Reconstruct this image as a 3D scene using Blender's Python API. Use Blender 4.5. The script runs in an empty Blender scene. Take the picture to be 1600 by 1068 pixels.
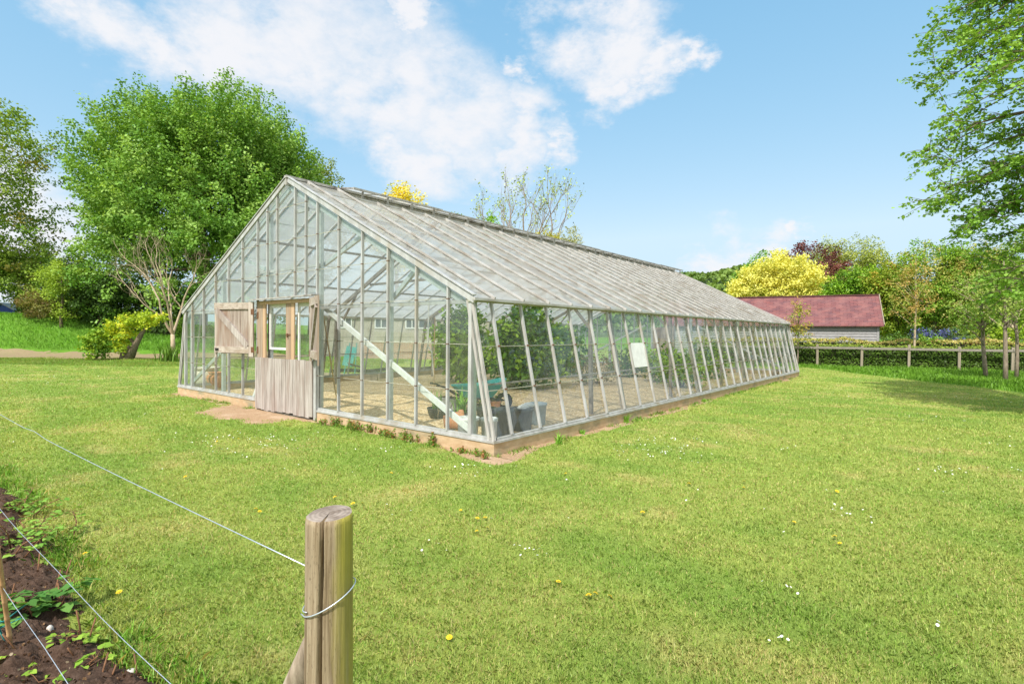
import bpy, math, random
import numpy as np
from mathutils import Vector as V

rs = np.random.RandomState(7)
random.seed(7)
S = bpy.context.scene
COL = S.collection

# ------------------------------------------------------------------ camera
F_PX, PITCH, YAW, ROLL = 840.6, 0.0165, -0.6811, -0.0086
CAM = V((4.7955, -5.5389, 1.686))
_fw = V((math.sin(YAW), math.cos(YAW), 0)); RT = V((math.cos(YAW), -math.sin(YAW), 0)); _up = V((0, 0, 1))
FWD = _fw * math.cos(PITCH) - _up * math.sin(PITCH)
UPC = _up * math.cos(PITCH) + _fw * math.sin(PITCH)
RX = RT * math.cos(ROLL) - UPC * math.sin(ROLL)
UX = UPC * math.cos(ROLL) + RT * math.sin(ROLL)
cam_d = bpy.data.cameras.new('camera'); cam = bpy.data.objects.new('camera', cam_d); COL.objects.link(cam)
from mathutils import Matrix
M = Matrix((RX, UX, -FWD)).transposed().to_4x4(); M.translation = CAM
cam.matrix_world = M
cam_d.sensor_width = 36; cam_d.lens = F_PX / 1600 * 36
cam_d.clip_start = 0.05; cam_d.clip_end = 3000
S.camera = cam

def ray(px, py):
    return FWD + RX * ((px - 800) / F_PX) + UX * ((534 - py) / F_PX)
def G(px, py, z=0.0):                       # a point of the photograph on the level z
    r = ray(px, py); t = (z - CAM.z) / r.z
    return CAM + r * t
def D(px, py, d):                           # a point at a distance d ahead
    return CAM + ray(px, py) * d
def XD(X, d, z=0.0):                        # right / ahead coordinates on plan
    return V((CAM.x + RT.x * X + _fw.x * d, CAM.y + RT.y * X + _fw.y * d, z))
def toXD(x, y):
    dx, dy = x - CAM.x, y - CAM.y
    return dx * RT.x + dy * RT.y, dx * _fw.x + dy * _fw.y

# ------------------------------------------------------------------ noise
_T2 = np.random.RandomState(3).rand(256, 256)
_T3 = np.random.RandomState(4).rand(32, 32, 32)
def n2(x, y, s=1.0, seed=0):
    x = np.asarray(x, float) / s + seed * 17.3; y = np.asarray(y, float) / s + seed * 31.7
    i = np.floor(x).astype(int); j = np.floor(y).astype(int); f = x - i; g = y - j
    f = f * f * (3 - 2 * f); g = g * g * (3 - 2 * g)
    a = _T2[i % 256, j % 256]; b = _T2[(i + 1) % 256, j % 256]; c = _T2[i % 256, (j + 1) % 256]; d = _T2[(i + 1) % 256, (j + 1) % 256]
    return (a * (1 - f) + b * f) * (1 - g) + (c * (1 - f) + d * f) * g
def fbm(x, y, s, oct=4, seed=0):
    v = 0; a = .5; t = 0
    for k in range(oct):
        v = v + a * n2(x, y, s / 2 ** k, seed + k); t += a; a *= .5
    return v / t
def n3(p, s=1.0, seed=0):
    p = np.asarray(p, float) / s + seed * 7.31
    i = np.floor(p).astype(int); f = p - i; f = f * f * (3 - 2 * f); v = 0
    for a in (0, 1):
        for b in (0, 1):
            for c in (0, 1):
                w = (f[:, 0] if a else 1 - f[:, 0]) * (f[:, 1] if b else 1 - f[:, 1]) * (f[:, 2] if c else 1 - f[:, 2])
                v = v + w * _T3[(i[:, 0] + a) % 32, (i[:, 1] + b) % 32, (i[:, 2] + c) % 32]
    return v
def sst(a, b, x):
    t = np.clip((np.asarray(x, float) - a) / (b - a), 0, 1); return t * t * (3 - 2 * t)

def lin(r, g, b):
    f = lambda c: ((c / 255 + .055) / 1.055) ** 2.4 if c > 10 else c / 255 / 12.92
    return (f(r), f(g), f(b))

# ------------------------------------------------------------------ materials
MT = {}
class NT:
    def __init__(s, name):
        m = bpy.data.materials.new(name); m.use_nodes = True; s.m = m; s.t = m.node_tree
        s.t.nodes.clear(); s.out = s.n('ShaderNodeOutputMaterial'); MT[name] = m
    def n(s, ty, **kw):
        nd = s.t.nodes.new(ty)
        for k, v in kw.items():
            if k.startswith('_'): setattr(nd, k[1:], v)
            else: nd.inputs[int(k[1:]) if k[0] == 'i' and k[1:].isdigit() else k.replace('__', ' ')].default_value = v
        return nd
    def l(s, a, b): s.t.links.new(a, b)
    def coord(s, scale=(1, 1, 1), kind='Object'):
        tc = s.n('ShaderNodeTexCoord'); mp = s.n('ShaderNodeMapping'); mp.inputs['Scale'].default_value = scale
        s.l(tc.outputs[kind], mp.inputs[0]); return mp.outputs[0]
    def noise(s, co, scale, detail=4, rough=.6):
        nz = s.n('ShaderNodeTexNoise'); nz.inputs['Scale'].default_value = scale; nz.inputs['Detail'].default_value = detail
        nz.inputs['Roughness'].default_value = rough; s.l(co, nz.inputs['Vector']); return nz.outputs['Fac']
    def ramp(s, fac, stops):
        r = s.n('ShaderNodeValToRGB'); e = r.color_ramp.elements
        while len(e) < len(stops): e.new(.5)
        for k, (p, c) in enumerate(stops):
            e[k].position = p; e[k].color = (*c, 1) if len(c) == 3 else c
        s.l(fac, r.inputs[0]); return r.outputs[0]
    def mix(s, fac, a, b, mode='MIX'):
        m = s.n('ShaderNodeMix'); m.data_type = 'RGBA'; m.blend_type = mode
        for sock, v in ((m.inputs[0], fac), (m.inputs[6], a), (m.inputs[7], b)):
            if hasattr(v, 'is_linked'): s.l(v, sock)
            else: sock.default_value = v if not isinstance(v, tuple) else (*v, 1)
        return m.outputs[2]
    def math(s, op, a, b=0.0, clamp=False):
        m = s.n('ShaderNodeMath'); m.operation = op; m.use_clamp = clamp
        for k, v in enumerate((a, b)):
            if hasattr(v, 'is_linked'): s.l(v, m.inputs[k])
            else: m.inputs[k].default_value = v
        return m.outputs[0]
    def bump(s, h, strength=.5, dist=.02):
        b = s.n('ShaderNodeBump'); b.inputs['Strength'].default_value = strength; b.inputs['Distance'].default_value = dist
        s.l(h, b.inputs['Height']); return b.outputs[0]
    def pbr(s, color, rough=.8, metal=0, normal=None, spec=.3):
        p = s.n('ShaderNodeBsdfPrincipled'); p.inputs['Metallic'].default_value = metal
        p.inputs['Specular IOR Level'].default_value = spec
        for k, v in (('Base Color', color), ('Roughness', rough)):
            if hasattr(v, 'is_linked'): s.l(v, p.inputs[k])
            else: p.inputs[k].default_value = (*v, 1) if isinstance(v, tuple) else v
        if normal is not None: s.l(normal, p.inputs['Normal'])
        s.l(p.outputs[0], s.out.inputs[0]); return p

def mottled(name, c1, c2, scale=6, rough=.8, metal=0, bump=.2, dist=.01, stretch=(1, 1, 1), c3=None, spec=.3, lo=.35, hi=.65):
    t = NT(name); co = t.coord(stretch); f = t.noise(co, scale, 6, .65)
    col = t.ramp(f, [(lo, c1), (hi, c2)])
    if c3:
        f2 = t.noise(co, scale * .35, 3); col = t.mix(t.math('MULTIPLY', t.math('SUBTRACT', f2, .52, True), 5, True), col, c3)
    t.pbr(col, rough, metal, t.bump(f, bump, dist), spec); return t.m

def leafmat(name, trans=.35, gloss=.04, gain=1.3):
    t = NT(name); a = t.n('ShaderNodeAttribute'); a.attribute_name = 'Col'
    d = t.n('ShaderNodeBsdfDiffuse'); tr = t.n('ShaderNodeBsdfTranslucent'); g = t.n('ShaderNodeBsdfGlossy', Roughness=.45)
    cg = t.mix(1.0, a.outputs['Color'], (gain, gain, gain * .95), 'MULTIPLY'); t.l(cg, d.inputs['Color'])
    yel = t.mix(1.0, cg, (1.25, 1.15, .55), 'MULTIPLY'); t.l(yel, tr.inputs['Color'])
    m = t.n('ShaderNodeMixShader'); m.inputs[0].default_value = trans; t.l(d.outputs[0], m.inputs[1]); t.l(tr.outputs[0], m.inputs[2])
    m2 = t.n('ShaderNodeMixShader'); m2.inputs[0].default_value = gloss; t.l(m.outputs[0], m2.inputs[1]); t.l(g.outputs[0], m2.inputs[2])
    t.l(m2.outputs[0], t.out.inputs[0]); return t.m
leafmat('leaf', .30, .015, 1.16); leafmat('grass_blade', .3, .02, 1.10); leafmat('petal', .3, .0, 1.0)

def glassmat(name, film_lo, film_hi, film_col, trans_film, streak=(9, 9, .8), tint=(.93, .97, .95), spots=0.0):
    t = NT(name)
    tr = t.n('ShaderNodeBsdfTransparent', Color=(*tint, 1)); gl = t.n('ShaderNodeBsdfGlossy', Roughness=.02)
    ge = t.n('ShaderNodeNewGeometry'); dp = t.n('ShaderNodeVectorMath'); dp.operation = 'DOT_PRODUCT'
    t.l(ge.outputs['Normal'], dp.inputs[0]); t.l(ge.outputs['Incoming'], dp.inputs[1])
    c1 = t.math('SUBTRACT', 1.0, t.math('ABSOLUTE', dp.outputs['Value']))           # Schlick, the same from both faces of the pane
    fr = t.math('ADD', t.math('MULTIPLY', t.math('POWER', c1, 5.0), .86), .085)
    m = t.n('ShaderNodeMixShader'); t.l(fr, m.inputs[0]); t.l(tr.outputs[0], m.inputs[1]); t.l(gl.outputs[0], m.inputs[2])
    co = t.coord(streak); f = t.noise(co, 1.0, 6, .7)
    f2 = t.noise(t.coord(), 1.3, 3)
    ff = t.math('MULTIPLY', t.math('ADD', f, f2), .5)
    mr = t.n('ShaderNodeMapRange'); t.l(ff, mr.inputs[0]); mr.inputs[1].default_value = .36; mr.inputs[2].default_value = .66
    mr.inputs[3].default_value = film_lo; mr.inputs[4].default_value = film_hi
    fc = t.ramp(t.noise(t.coord((3, 3, 3)), 1.0, 4), [(.35, film_col[0]), (.65, film_col[1])])
    df = t.n('ShaderNodeBsdfDiffuse'); tl = t.n('ShaderNodeBsdfTranslucent'); t.l(fc, df.inputs[0]); t.l(fc, tl.inputs[0])
    fm = t.n('ShaderNodeMixShader'); fm.inputs[0].default_value = trans_film; t.l(df.outputs[0], fm.inputs[1]); t.l(tl.outputs[0], fm.inputs[2])
    m2 = t.n('ShaderNodeMixShader'); t.l(mr.outputs[0], m2.inputs[0]); t.l(m.outputs[0], m2.inputs[1]); t.l(fm.outputs[0], m2.inputs[2])
    t.l(m2.outputs[0], t.out.inputs[0]); return t.m
glassmat('side_glass', .03, .20, ((.42, .46, .40), (.55, .60, .56)), .5, (14, 14, 1.0))
glassmat('gable_glass', .04, .20, ((.45, .50, .44), (.6, .64, .6)), .5, (16, 16, 1.0))
glassmat('roof_glass', .52, .70, ((.60, .60, .57), (.655, .66, .66)), .64, (.5, .9, .5))
mottled("lap_dirt", (.20, .18, .15), (.34, .32, .27), 30)
mottled('algae_line', (.30, .29, .20), (.45, .44, .36), 20)

mottled('bar_metal', (.35, .34, .325), (.49, .49, .485), 7, .5, .15, .1, .002, (1, 1, .4), (.36, .32, .26))
mottled('roof_bar_metal', (.34, .325, .295), (.47, .46, .44), 5, .6, .1, .2, .003, (1, 1, 1), (.26, .22, .175))
mottled('galvanised', (.42, .46, .45), (.55, .58, .57), 11, .45, .35, .05, .002)
mottled('white_paint', (.60, .60, .57), (.74, .74, .72), 12, .5, 0, .05, .002)
mottled('dark_rail', (.20, .17, .14), (.33, .29, .25), 12, .7)
mottled('vent_top', (.28, .27, .25), (.42, .40, .37), 10, .8, 0, .3, .01, (1, 1, 1), (.12, .10, .09))
mottled('plinth', (.40, .27, .15), (.52, .38, .24), 5, .95, 0, .5, .01, (1, 1, 2.0), (.24, .22, .14))
mottled('sleeper', (.28, .22, .16), (.42, .35, .27), 14, .9, 0, .4, .01, (1, 1, 4))
mottled('black_plastic', (.018, .02, .02), (.05, .05, .05), 8, .45, 0, .1)
mottled('dusty_black_plastic', (.05, .055, .055), (.13, .14, .135), 9, .6, 0, .1, .01, (1, 1, .3))
mottled('terracotta', (.42, .17, .07), (.55, .26, .13), 7, .85, 0, .2)
mottled('stoneware', (.46, .42, .33), (.60, .56, .46), 8, .8, 0, .2)
mottled('white_plastic', (.60, .60, .58), (.72, .72, .70), 6, .5)
mottled('grey_tub', (.22, .23, .22), (.32, .33, .32), 7, .7)
mottled('blue_grey_tub', (.25, .30, .33), (.34, .40, .43), 7, .6)
mottled('teal_plastic', (.02, .22, .20), (.05, .32, .28), 4, .5, 0, .05)
mottled('rubber', (.012, .012, .012), (.03, .03, .03), 10, .7)
mottled('rusty_iron', (.13, .06, .03), (.22, .12, .07), 30, .8, .3)
mottled('black_iron', (.02, .02, .02), (.05, .045, .04), 30, .6, .4)
mottled('compost', (.03, .018, .01), (.09, .055, .03), 30, 1, 0, .6)
mottled('rope', (.45, .38, .24), (.6, .52, .36), 40, .9)
mottled('handle_wood', (.42, .27, .13), (.52, .36, .2), 10, .6, 0, .1, .005, (6, 6, .5))
mottled('bamboo', (.42, .24, .10), (.56, .36, .18), 8, .5, 0, .1, .003, (4, 4, .6))
mottled('wire_steel', (.50, .55, .62), (.64, .70, .78), 40, .35, .6, .05)
mottled('bark', (.10, .075, .05), (.22, .17, .12), 9, .95, 0, .8, .02, (3, 3, .6))
mottled('pale_bark', (.33, .25, .16), (.48, .39, .27), 8, .9, 0, .4, .01, (3, 3, .7))
mottled('dead_bark', (.36, .27, .175), (.50, .41, .29), 8, .9, 0, .4, .01, (3, 3, .7))
mottled('sapling_bark', (.16, .12, .09), (.30, .24, .18), 9, .9, 0, .4, .01, (3, 3, .7))
mottled('cane_stem', (.14, .065, .03), (.24, .12, .06), 12, .8)
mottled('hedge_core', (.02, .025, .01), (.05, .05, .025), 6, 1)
mottled('brick_red', (.26, .12, .07), (.40, .22, .14), 8, .9)
mottled('render_wall', (.30, .27, .22), (.40, .37, .31), 3, .9, 0, .2)
mottled('slate', (.14, .14, .15), (.22, .22, .23), 5, .8)
mottled('blue_paint', (.02, .07, .32), (.03, .10, .42), 3, .5)
mottled('pale_felt', (.45, .45, .44), (.55, .55, .54), 3, .8)
mottled('window_dark', (.05, .06, .07), (.12, .14, .15), 2, .15, 0, .0)
mottled('stone_pale', (.42, .38, .33), (.6, .57, .52), 9, .9)
mottled('petal_yellow', (.75, .50, .01), (.85, .60, .03), 60, .8)
mottled('petal_white', (.75, .75, .74), (.85, .85, .83), 60, .8)

# weathered timber with grain along an axis
def timber(name, c1, c2, c3, axis=2, warm=None, knots=True):
    t = NT(name); sc = [26, 26, 26]; sc[axis] = 1.1
    co = t.coord(tuple(sc)); f = t.noise(co, 1.0, 8, .72)
    col = t.ramp(f, [(.28, c1), (.5, c2), (.72, c3)])
    sc2 = [5, 5, 5]; sc2[axis] = .8
    f2 = t.noise(t.coord(tuple(sc2)), 1.0, 3)
    if warm: col = t.mix(t.math('MULTIPLY', t.math('SUBTRACT', f2, .45, True), 4, True), col, warm)
    t.pbr(col, .9, 0, t.bump(f, .6, .006), .15); return t.m
timber('grey_board', (.14, .10, .08), (.40, .34, .29), (.56, .51, .46), 2, (.30, .22, .16))
timber('grey_board_x', (.16, .12, .09), (.40, .34, .29), (.54, .49, .43), 0, (.30, .23, .17))
timber('brown_board', (.12, .08, .06), (.31, .255, .215), (.45, .40, .36), 2, (.24, .155, .11))
timber('silver_board', (.10, .075, .06), (.37, .33, .30), (.54, .50, .47), 2, (.26, .20, .17))
timber('new_pine', (.32, .20, .12), (.47, .32, .20), (.56, .42, .29), 2)
timber('old_pine', (.17, .11, .07), (.31, .24, .18), (.42, .35, .28), 2, (.36, .24, .15))
timber('corner_board', (.20, .18, .16), (.39, .37, .345), (.50, .485, .465), 2)
timber('fence_wood', (.16, .13, .095), (.27, .23, .17), (.36, .31, .24), 2)
timber('rail_wood', (.15, .13, .105), (.23, .205, .17), (.31, .28, .24), 0)
timber('barn_board', (.16, .15, .15), (.29, .28, .28), (.38, .37, .37), 0)
mottled('strut_wood', (.16, .12, .08), (.34, .28, .21), 14, .9, 0, .5, .01, (3, 3, .6))

# fence post: brown grey grain, yellow-green algae on its right side, a dark split
t = NT('post_wood'); co = t.coord((130, 130, 3.2)); f = t.math('ADD', t.math('MULTIPLY', t.noise(co, 1.0, 6, .7), .62), t.math('MULTIPLY', t.noise(t.coord((30, 30, 1.3)), 1.0, 6, .7), .38))
col = t.ramp(f, [(.34, (.07, .045, .025)), (.46, (.21, .155, .095)), (.55, (.30, .235, .155)), (.68, (.42, .345, .245))])
sx = t.n('ShaderNodeSeparateXYZ'); tc = t.n('ShaderNodeTexCoord'); t.l(tc.outputs['Object'], sx.inputs[0])
side = t.math('ADD', t.math('MULTIPLY', sx.outputs[0], RT.x), t.math('MULTIPLY', sx.outputs[1], RT.y))
nz = t.noise(t.coord((25, 25, 2.2)), 1.0, 4)
alg = t.math('MULTIPLY', t.math('ADD', t.math('MULTIPLY', t.math('SUBTRACT', side, .016), 26), t.math('MULTIPLY', t.math('SUBTRACT', nz, .5), 2.2)), 1.0, True)
alg = t.math('MULTIPLY', alg, .8)
spk = t.noise(t.coord((210, 210, 70)), 1.0, 3); col = t.mix(t.math('MULTIPLY', t.math('SUBTRACT', spk, .58, True), 5, True), col, (.10, .07, .045)); col = t.mix(alg, col, (.33, .30, .045)); t.pbr(col, .92, 0, t.bump(f, 1.0, .006), .1)
t = NT('post_end'); co = t.coord((1, 1, 1)); f = t.noise(t.coord((30, 30, 30)), 1, 5)
wv = t.n('ShaderNodeTexWave'); wv.wave_type = 'RINGS'; wv.rings_direction = 'Z'; wv.inputs['Scale'].default_value = 28; wv.inputs['Distortion'].default_value = 2.5
t.l(co, wv.inputs[0]); t.pbr(t.mix(.22, t.ramp(f, [(.3, (.18, .14, .11)), (.7, (.38, .32, .27))]), wv.outputs[0], 'MULTIPLY'), .95, 0, t.bump(f, .6, .004), .1)

# gravel
t = NT('gravel'); co = t.coord(); vo = t.n('ShaderNodeTexVoronoi'); vo.inputs['Scale'].default_value = 34; t.l(co, vo.inputs[0])
sep = t.n('ShaderNodeSeparateColor'); t.l(vo.outputs['Color'], sep.inputs[0])
col = t.ramp(sep.outputs[0], [(.0, (.27, .17, .085)), (.35, (.54, .37, .19)), (.7, (.68, .50, .29)), (1., (.78, .64, .44))])
f2 = t.noise(co, .9, 5); col = t.mix(t.math('MULTIPLY', t.math('SUBTRACT', f2, .5, True), 2.5, True), col, (.36, .26, .15))
t.pbr(col, .95, 0, t.bump(vo.outputs['Distance'], -.9, .02), .1)
# soil and worn earth
t = NT('soil'); co = t.coord(); f = t.noise(co, 38, 9, .75); f2 = t.noise(co, 3, 4)
col = t.ramp(f, [(.3, (.030, .018, .012)), (.52, (.085, .052, .036)), (.74, (.17, .115, .085))])
col = t.mix(t.math('MULTIPLY', t.math('SUBTRACT', f2, .5, True), 2, True), col, (.14, .095, .07)); t.pbr(col, 1, 0, t.bump(f, .9, .02), .1)
t = NT('worn_earth'); co = t.coord(); f = t.noise(co, 45, 7, .7); f2 = t.noise(co, 2.2, 4)
col = t.ramp(f, [(.3, (.22, .135, .075)), (.6, (.42, .29, .18)), (.75, (.55, .42, .29))])
col = t.mix(t.math('MULTIPLY', t.math('SUBTRACT', f2, .48, True), 3, True), col, (.50, .38, .27)); t.pbr(col, 1, 0, t.bump(f, .7, .015), .1)
t = NT('track_earth'); co = t.coord(); f = t.noise(co, 6, 7, .7)
t.pbr(t.ramp(f, [(.3, (.17, .12, .065)), (.48, (.29, .215, .135)), (.62, (.22, .21, .09))]), 1, 0, t.bump(f, .5, .03), .1)
# the ground: colour per vertex (own colours of turf, rough grass, dry patches) with fine grain
t = NT('turf');  a = t.n('ShaderNodeAttribute'); a.attribute_name = 'Col'; co = t.coord()
f = t.noise(co, 55, 8, .8); f1 = t.noise(co, 7, 5, .7)
g = t.ramp(f, [(.25, (.45, .50, .35)), (.5, (.95, .97, .9)), (.75, (1.55, 1.45, 1.5))])
g2 = t.ramp(f1, [(.3, (.72, .80, .6)), (.5, (1, 1, 1)), (.7, (1.25, 1.12, 1.15))])
col = t.mix(1.0, t.mix(1.0, a.outputs['Color'], g, 'MULTIPLY'), g2, 'MULTIPLY'); t.pbr(col, 1, 0, t.bump(f, .8, .02), .05)
mottled('hill_wood', (.035, .06, .02), (.07, .11, .035), .25, 1, 0, 1, 2.0)
# roof tiles of the barn
t = NT('red_tiles'); co = t.coord((1, 1, 1), 'UV'); br = t.n('ShaderNodeTexBrick')
for k, v in (('Scale', 1.0), ('Mortar Size', .012), ('Brick Width', .42), ('Row Height', .16), ('Bias', 0.0)): br.inputs[k].default_value = v
br.inputs['Color1'].default_value = (.205, .078, .075, 1); br.inputs['Color2'].default_value = (.13, .064, .072, 1); br.inputs['Mortar'].default_value = (.07, .03, .03, 1)
t.l(co, br.inputs['Vector']); f = t.noise(co, 1.6, 5); col = t.mix(t.math('MULTIPLY', t.math('SUBTRACT', f, .42, True), 2.5, True), br.outputs['Color'], (.26, .125, .115))
t.pbr(col, .9, 0, t.bump(br.outputs['Fac'], -.5, .02), .2)
t = NT('brickwork'); co = t.coord((1, 1, 1), 'UV'); br = t.n('ShaderNodeTexBrick')
for k, v in (('Scale', 1.0), ('Mortar Size', .012), ('Brick Width', .225), ('Row Height', .075)): br.inputs[k].default_value = v
br.inputs['Color1'].default_value = (.30, .14, .085, 1); br.inputs['Color2'].default_value = (.40, .22, .15, 1); br.inputs['Mortar'].default_value = (.42, .38, .32, 1)
t.l(co, br.inputs['Vector']); t.pbr(br.outputs['Color'], .95)

# ------------------------------------------------------------------ mesh helpers
class MB:
    def __init__(s): s.v = []; s.f = []; s.m = []; s.uv = {}
    def face(s, pts, mi=0, uv=None):
        b = len(s.v); s.v += [tuple(p) for p in pts]; s.f.append(tuple(range(b, b + len(pts)))); s.m.append(mi)
        if uv: s.uv[len(s.f) - 1] = uv
    def hexa(s, c, mi=0):                    # 8 corners: bottom 4, top 4
        b = len(s.v); s.v += [tuple(p) for p in c]
        for q in ((0, 3, 2, 1), (4, 5, 6, 7), (0, 1, 5, 4), (1, 2, 6, 5), (2, 3, 7, 6), (3, 0, 4, 7)):
            s.f.append(tuple(b + k for k in q)); s.m.append(mi)
    def box(s, x0, x1, y0, y1, z0, z1, mi=0):
        s.hexa([(x0, y0, z0), (x1, y0, z0), (x1, y1, z0), (x0, y1, z0), (x0, y0, z1), (x1, y0, z1), (x1, y1, z1), (x0, y1, z1)], mi)
    def bar(s, p, q, w, h, up=(0, 0, 1), mi=0, taper=1.0):    # rectangular bar, w across, h along up
        p, q = V(p), V(q); d = (q - p).normalized(); a = d.cross(V(up))
        if a.length < 1e-4: a = d.cross(V((1, 0, 0)))
        a.normalize(); b = a.cross(d).normalized(); a *= w / 2; b *= h / 2
        s.hexa([p - a - b, p + a - b, q + (a - b) * taper, q + (-a - b) * taper, p - a + b, p + a + b, q + (a + b) * taper, q + (-a + b) * taper], mi)
    def tube(s, pts, rad, n=8, mi=0, cap=True):
        pts = [V(p) for p in pts]; b0 = len(s.v); pa = None
        if not hasattr(rad, '__len__'): rad = [rad] * len(pts)
        for i, p in enumerate(pts):
            d = (pts[min(i + 1, len(pts) - 1)] - pts[max(i - 1, 0)]).normalized()
            a = pa - d * pa.dot(d) if pa is not None else d.cross(V((0, 0, 1)) if abs(d.z) < .9 else V((1, 0, 0)))
            a.normalize(); pa = a; c = d.cross(a)
            for k in range(n):
                t = 2 * math.pi * k / n; s.v.append(tuple(p + (a * math.cos(t) + c * math.sin(t)) * rad[i]))
        for i in range(len(pts) - 1):
            for k in range(n):
                k2 = (k + 1) % n; s.f.append((b0 + i * n + k, b0 + i * n + k2, b0 + (i + 1) * n + k2, b0 + (i + 1) * n + k)); s.m.append(mi)
        if cap:
            s.f.append(tuple(b0 + k for k in reversed(range(n)))); s.m.append(mi)
            e = b0 + (len(pts) - 1) * n; s.f.append(tuple(e + k for k in range(n))); s.m.append(mi)
    def lathe(s, prof, c=(0, 0, 0), n=28, mi=0, cap=True):
        b0 = len(s.v)
        for r, z in prof:
            for k in range(n):
                t = 2 * math.pi * k / n; s.v.append((c[0] + r * math.cos(t), c[1] + r * math.sin(t), c[2] + z))
        for i in range(len(prof) - 1):
            for k in range(n):
                k2 = (k + 1) % n; s.f.append((b0 + i * n + k, b0 + i * n + k2, b0 + (i + 1) * n + k2, b0 + (i + 1) * n + k)); s.m.append(mi)
        if cap:
            s.f.append(tuple(b0 + k for k in reversed(range(n)))); s.m.append(mi)
            e = b0 + (len(prof) - 1) * n; s.f.append(tuple(e + k for k in range(n))); s.m.append(mi)

def rootloc(o):
    while o is not None and o.parent is not None: o = o.parent
    return V(o.location) if o is not None else V((0, 0, 0))
def link(name, me, parent=None, loc=None):
    o = bpy.data.objects.new(name, me); COL.objects.link(o)
    if parent is not None: o.parent = parent
    elif loc is not None: o.location = loc
    return o
def obj(name, mb, mats, parent=None, loc=None, smooth=False):
    """world-space mesh data, stored relative to its thing's base"""
    o0 = rootloc(parent) if parent is not None else V(loc or (0, 0, 0))
    me = bpy.data.meshes.new(name); me.from_pydata([(x - o0.x, y - o0.y, z - o0.z) for x, y, z in mb.v], [], mb.f)
    for m in ([mats] if isinstance(mats, str) else mats): me.materials.append(MT[m])
    me.polygons.foreach_set('material_index', mb.m)
    if smooth: me.polygons.foreach_set('use_smooth', [True] * len(mb.f))
    if mb.uv:
        ul = me.uv_layers.new(name='UVMap')
        for fi, uv in mb.uv.items():
            for li, c in zip(me.polygons[fi].loop_indices, uv): ul.data[li].uv = c
    me.update(); return link(name, me, parent, o0)
def tag(o, label=None, cat=None, group=None, kind=None):
    if label: o['label'] = label
    if cat: o['category'] = cat
    if group: o['group'] = group
    if kind: o['kind'] = kind
    return o
def thing(name, label, cat, loc, group=None):
    o = bpy.data.objects.new(name, None); COL.objects.link(o); o.location = loc; o.empty_display_size = .1
    return tag(o, label, cat, group)
def npmesh(name, verts, nper, mat, cols=None, parent=None, loc=None):
    """verts (N, nper, 3): N separate polygons"""
    o0 = rootloc(parent) if parent is not None else V(loc or (0, 0, 0))
    N = len(verts); vv = (np.asarray(verts, np.float32).reshape(-1, 3) - np.array(o0, np.float32))
    me = bpy.data.meshes.new(name); me.vertices.add(N * nper); me.vertices.foreach_set('co', vv.ravel())
    me.loops.add(N * nper); me.loops.foreach_set('vertex_index', np.arange(N * nper, dtype=np.int32))
    me.polygons.add(N); me.polygons.foreach_set('loop_start', np.arange(0, N * nper, nper, dtype=np.int32))
    try: me.polygons.foreach_set('loop_total', np.full(N, nper, np.int32))
    except Exception: pass
    if cols is not None:
        at = me.color_attributes.new('Col', 'FLOAT_COLOR', 'POINT')
        c4 = np.ones((N, nper, 4), np.float32); c4[:, :, :3] = np.asarray(cols, np.float32)[:, None, :]
        at.data.foreach_set('color', c4.ravel())
    me.materials.append(MT[mat]); me.update(calc_edges=True)
    return link(name, me, parent, o0)
def unit(a): return a / np.maximum(np.linalg.norm(a, axis=-1, keepdims=True), 1e-9)

def leaves(name, pos, nor, size, cols, parent=None, loc=None, mat='leaf', aspect=.6, axis=None, rng=rs):
    """leaf-shaped six-cornered faces"""
    N = len(pos); nor = unit(nor)
    ref = axis if axis is not None else rng.normal(size=(N, 3))
    a = unit(ref - nor * np.sum(ref * nor, 1, keepdims=True)); b = np.cross(nor, a)
    s = np.broadcast_to(np.asarray(size, float).reshape(-1, 1), (N, 1))
    out = np.empty((N, 6, 3))
    for k, (t, w, h) in enumerate(((-.5, 0, 0), (-.22, .44, .05), (.15, .40, .05), (.55, 0, -.08), (.15, -.40, .05), (-.22, -.44, .05))):
        out[:, k] = pos + a * s * t + b * s * w * aspect * 1.2 + nor * s * h
    return npmesh(name, out, 6, mat, cols, parent, loc)

# ------------------------------------------------------------------ world, sun
SUNH = (-_fw * .90 - RT * .44).normalized(); EL = math.radians(50)
SUN = V((SUNH.x * math.cos(EL), SUNH.y * math.cos(EL), math.sin(EL)))
W = bpy.data.worlds.new('World'); S.world = W; W.use_nodes = True; wt = W.node_tree; wt.nodes.clear()
class WT(NT):
    def __init__(s): s.t = wt
w = WT(); wo = w.n('ShaderNodeOutputWorld'); bg = w.n('ShaderNodeBackground')
sky = w.n('ShaderNodeTexSky'); sky.sky_type = 'NISHITA'; sky.sun_disc = False; sky.sun_elevation = EL
sky.sun_rotation = math.atan2(SUN.x, SUN.y); sky.air_density = 1.1; sky.dust_density = .6; sky.ozone_density = 1.6; sky.altitude = 100
tc = w.n('ShaderNodeTexCoord'); dirv = tc.outputs['Generated']
def wdir(px, py): return ray(px, py).normalized()
mp = w.n('ShaderNodeMapping'); mp.inputs['Scale'].default_value = (1, 1, 1.7); w.l(dirv, mp.inputs[0])
dn = w.n('ShaderNodeTexNoise', Scale=3.2, Detail=7, Roughness=.62); w.l(mp.outputs[0], dn.inputs[0])
dn2 = w.n('ShaderNodeTexNoise', Scale=9.0, Detail=8, Roughness=.65); w.l(mp.outputs[0], dn2.inputs[0])
warp = w.math('ADD', w.math('MULTIPLY', w.math('SUBTRACT', dn.outputs[0], .5), .9), w.math('MULTIPLY', w.math('SUBTRACT', dn2.outputs[0], .5), .9))
nzc = w.n('ShaderNodeTexNoise', Scale=4.5, Detail=9, Roughness=.60); w.l(mp.outputs[0], nzc.inputs[0])
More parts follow.
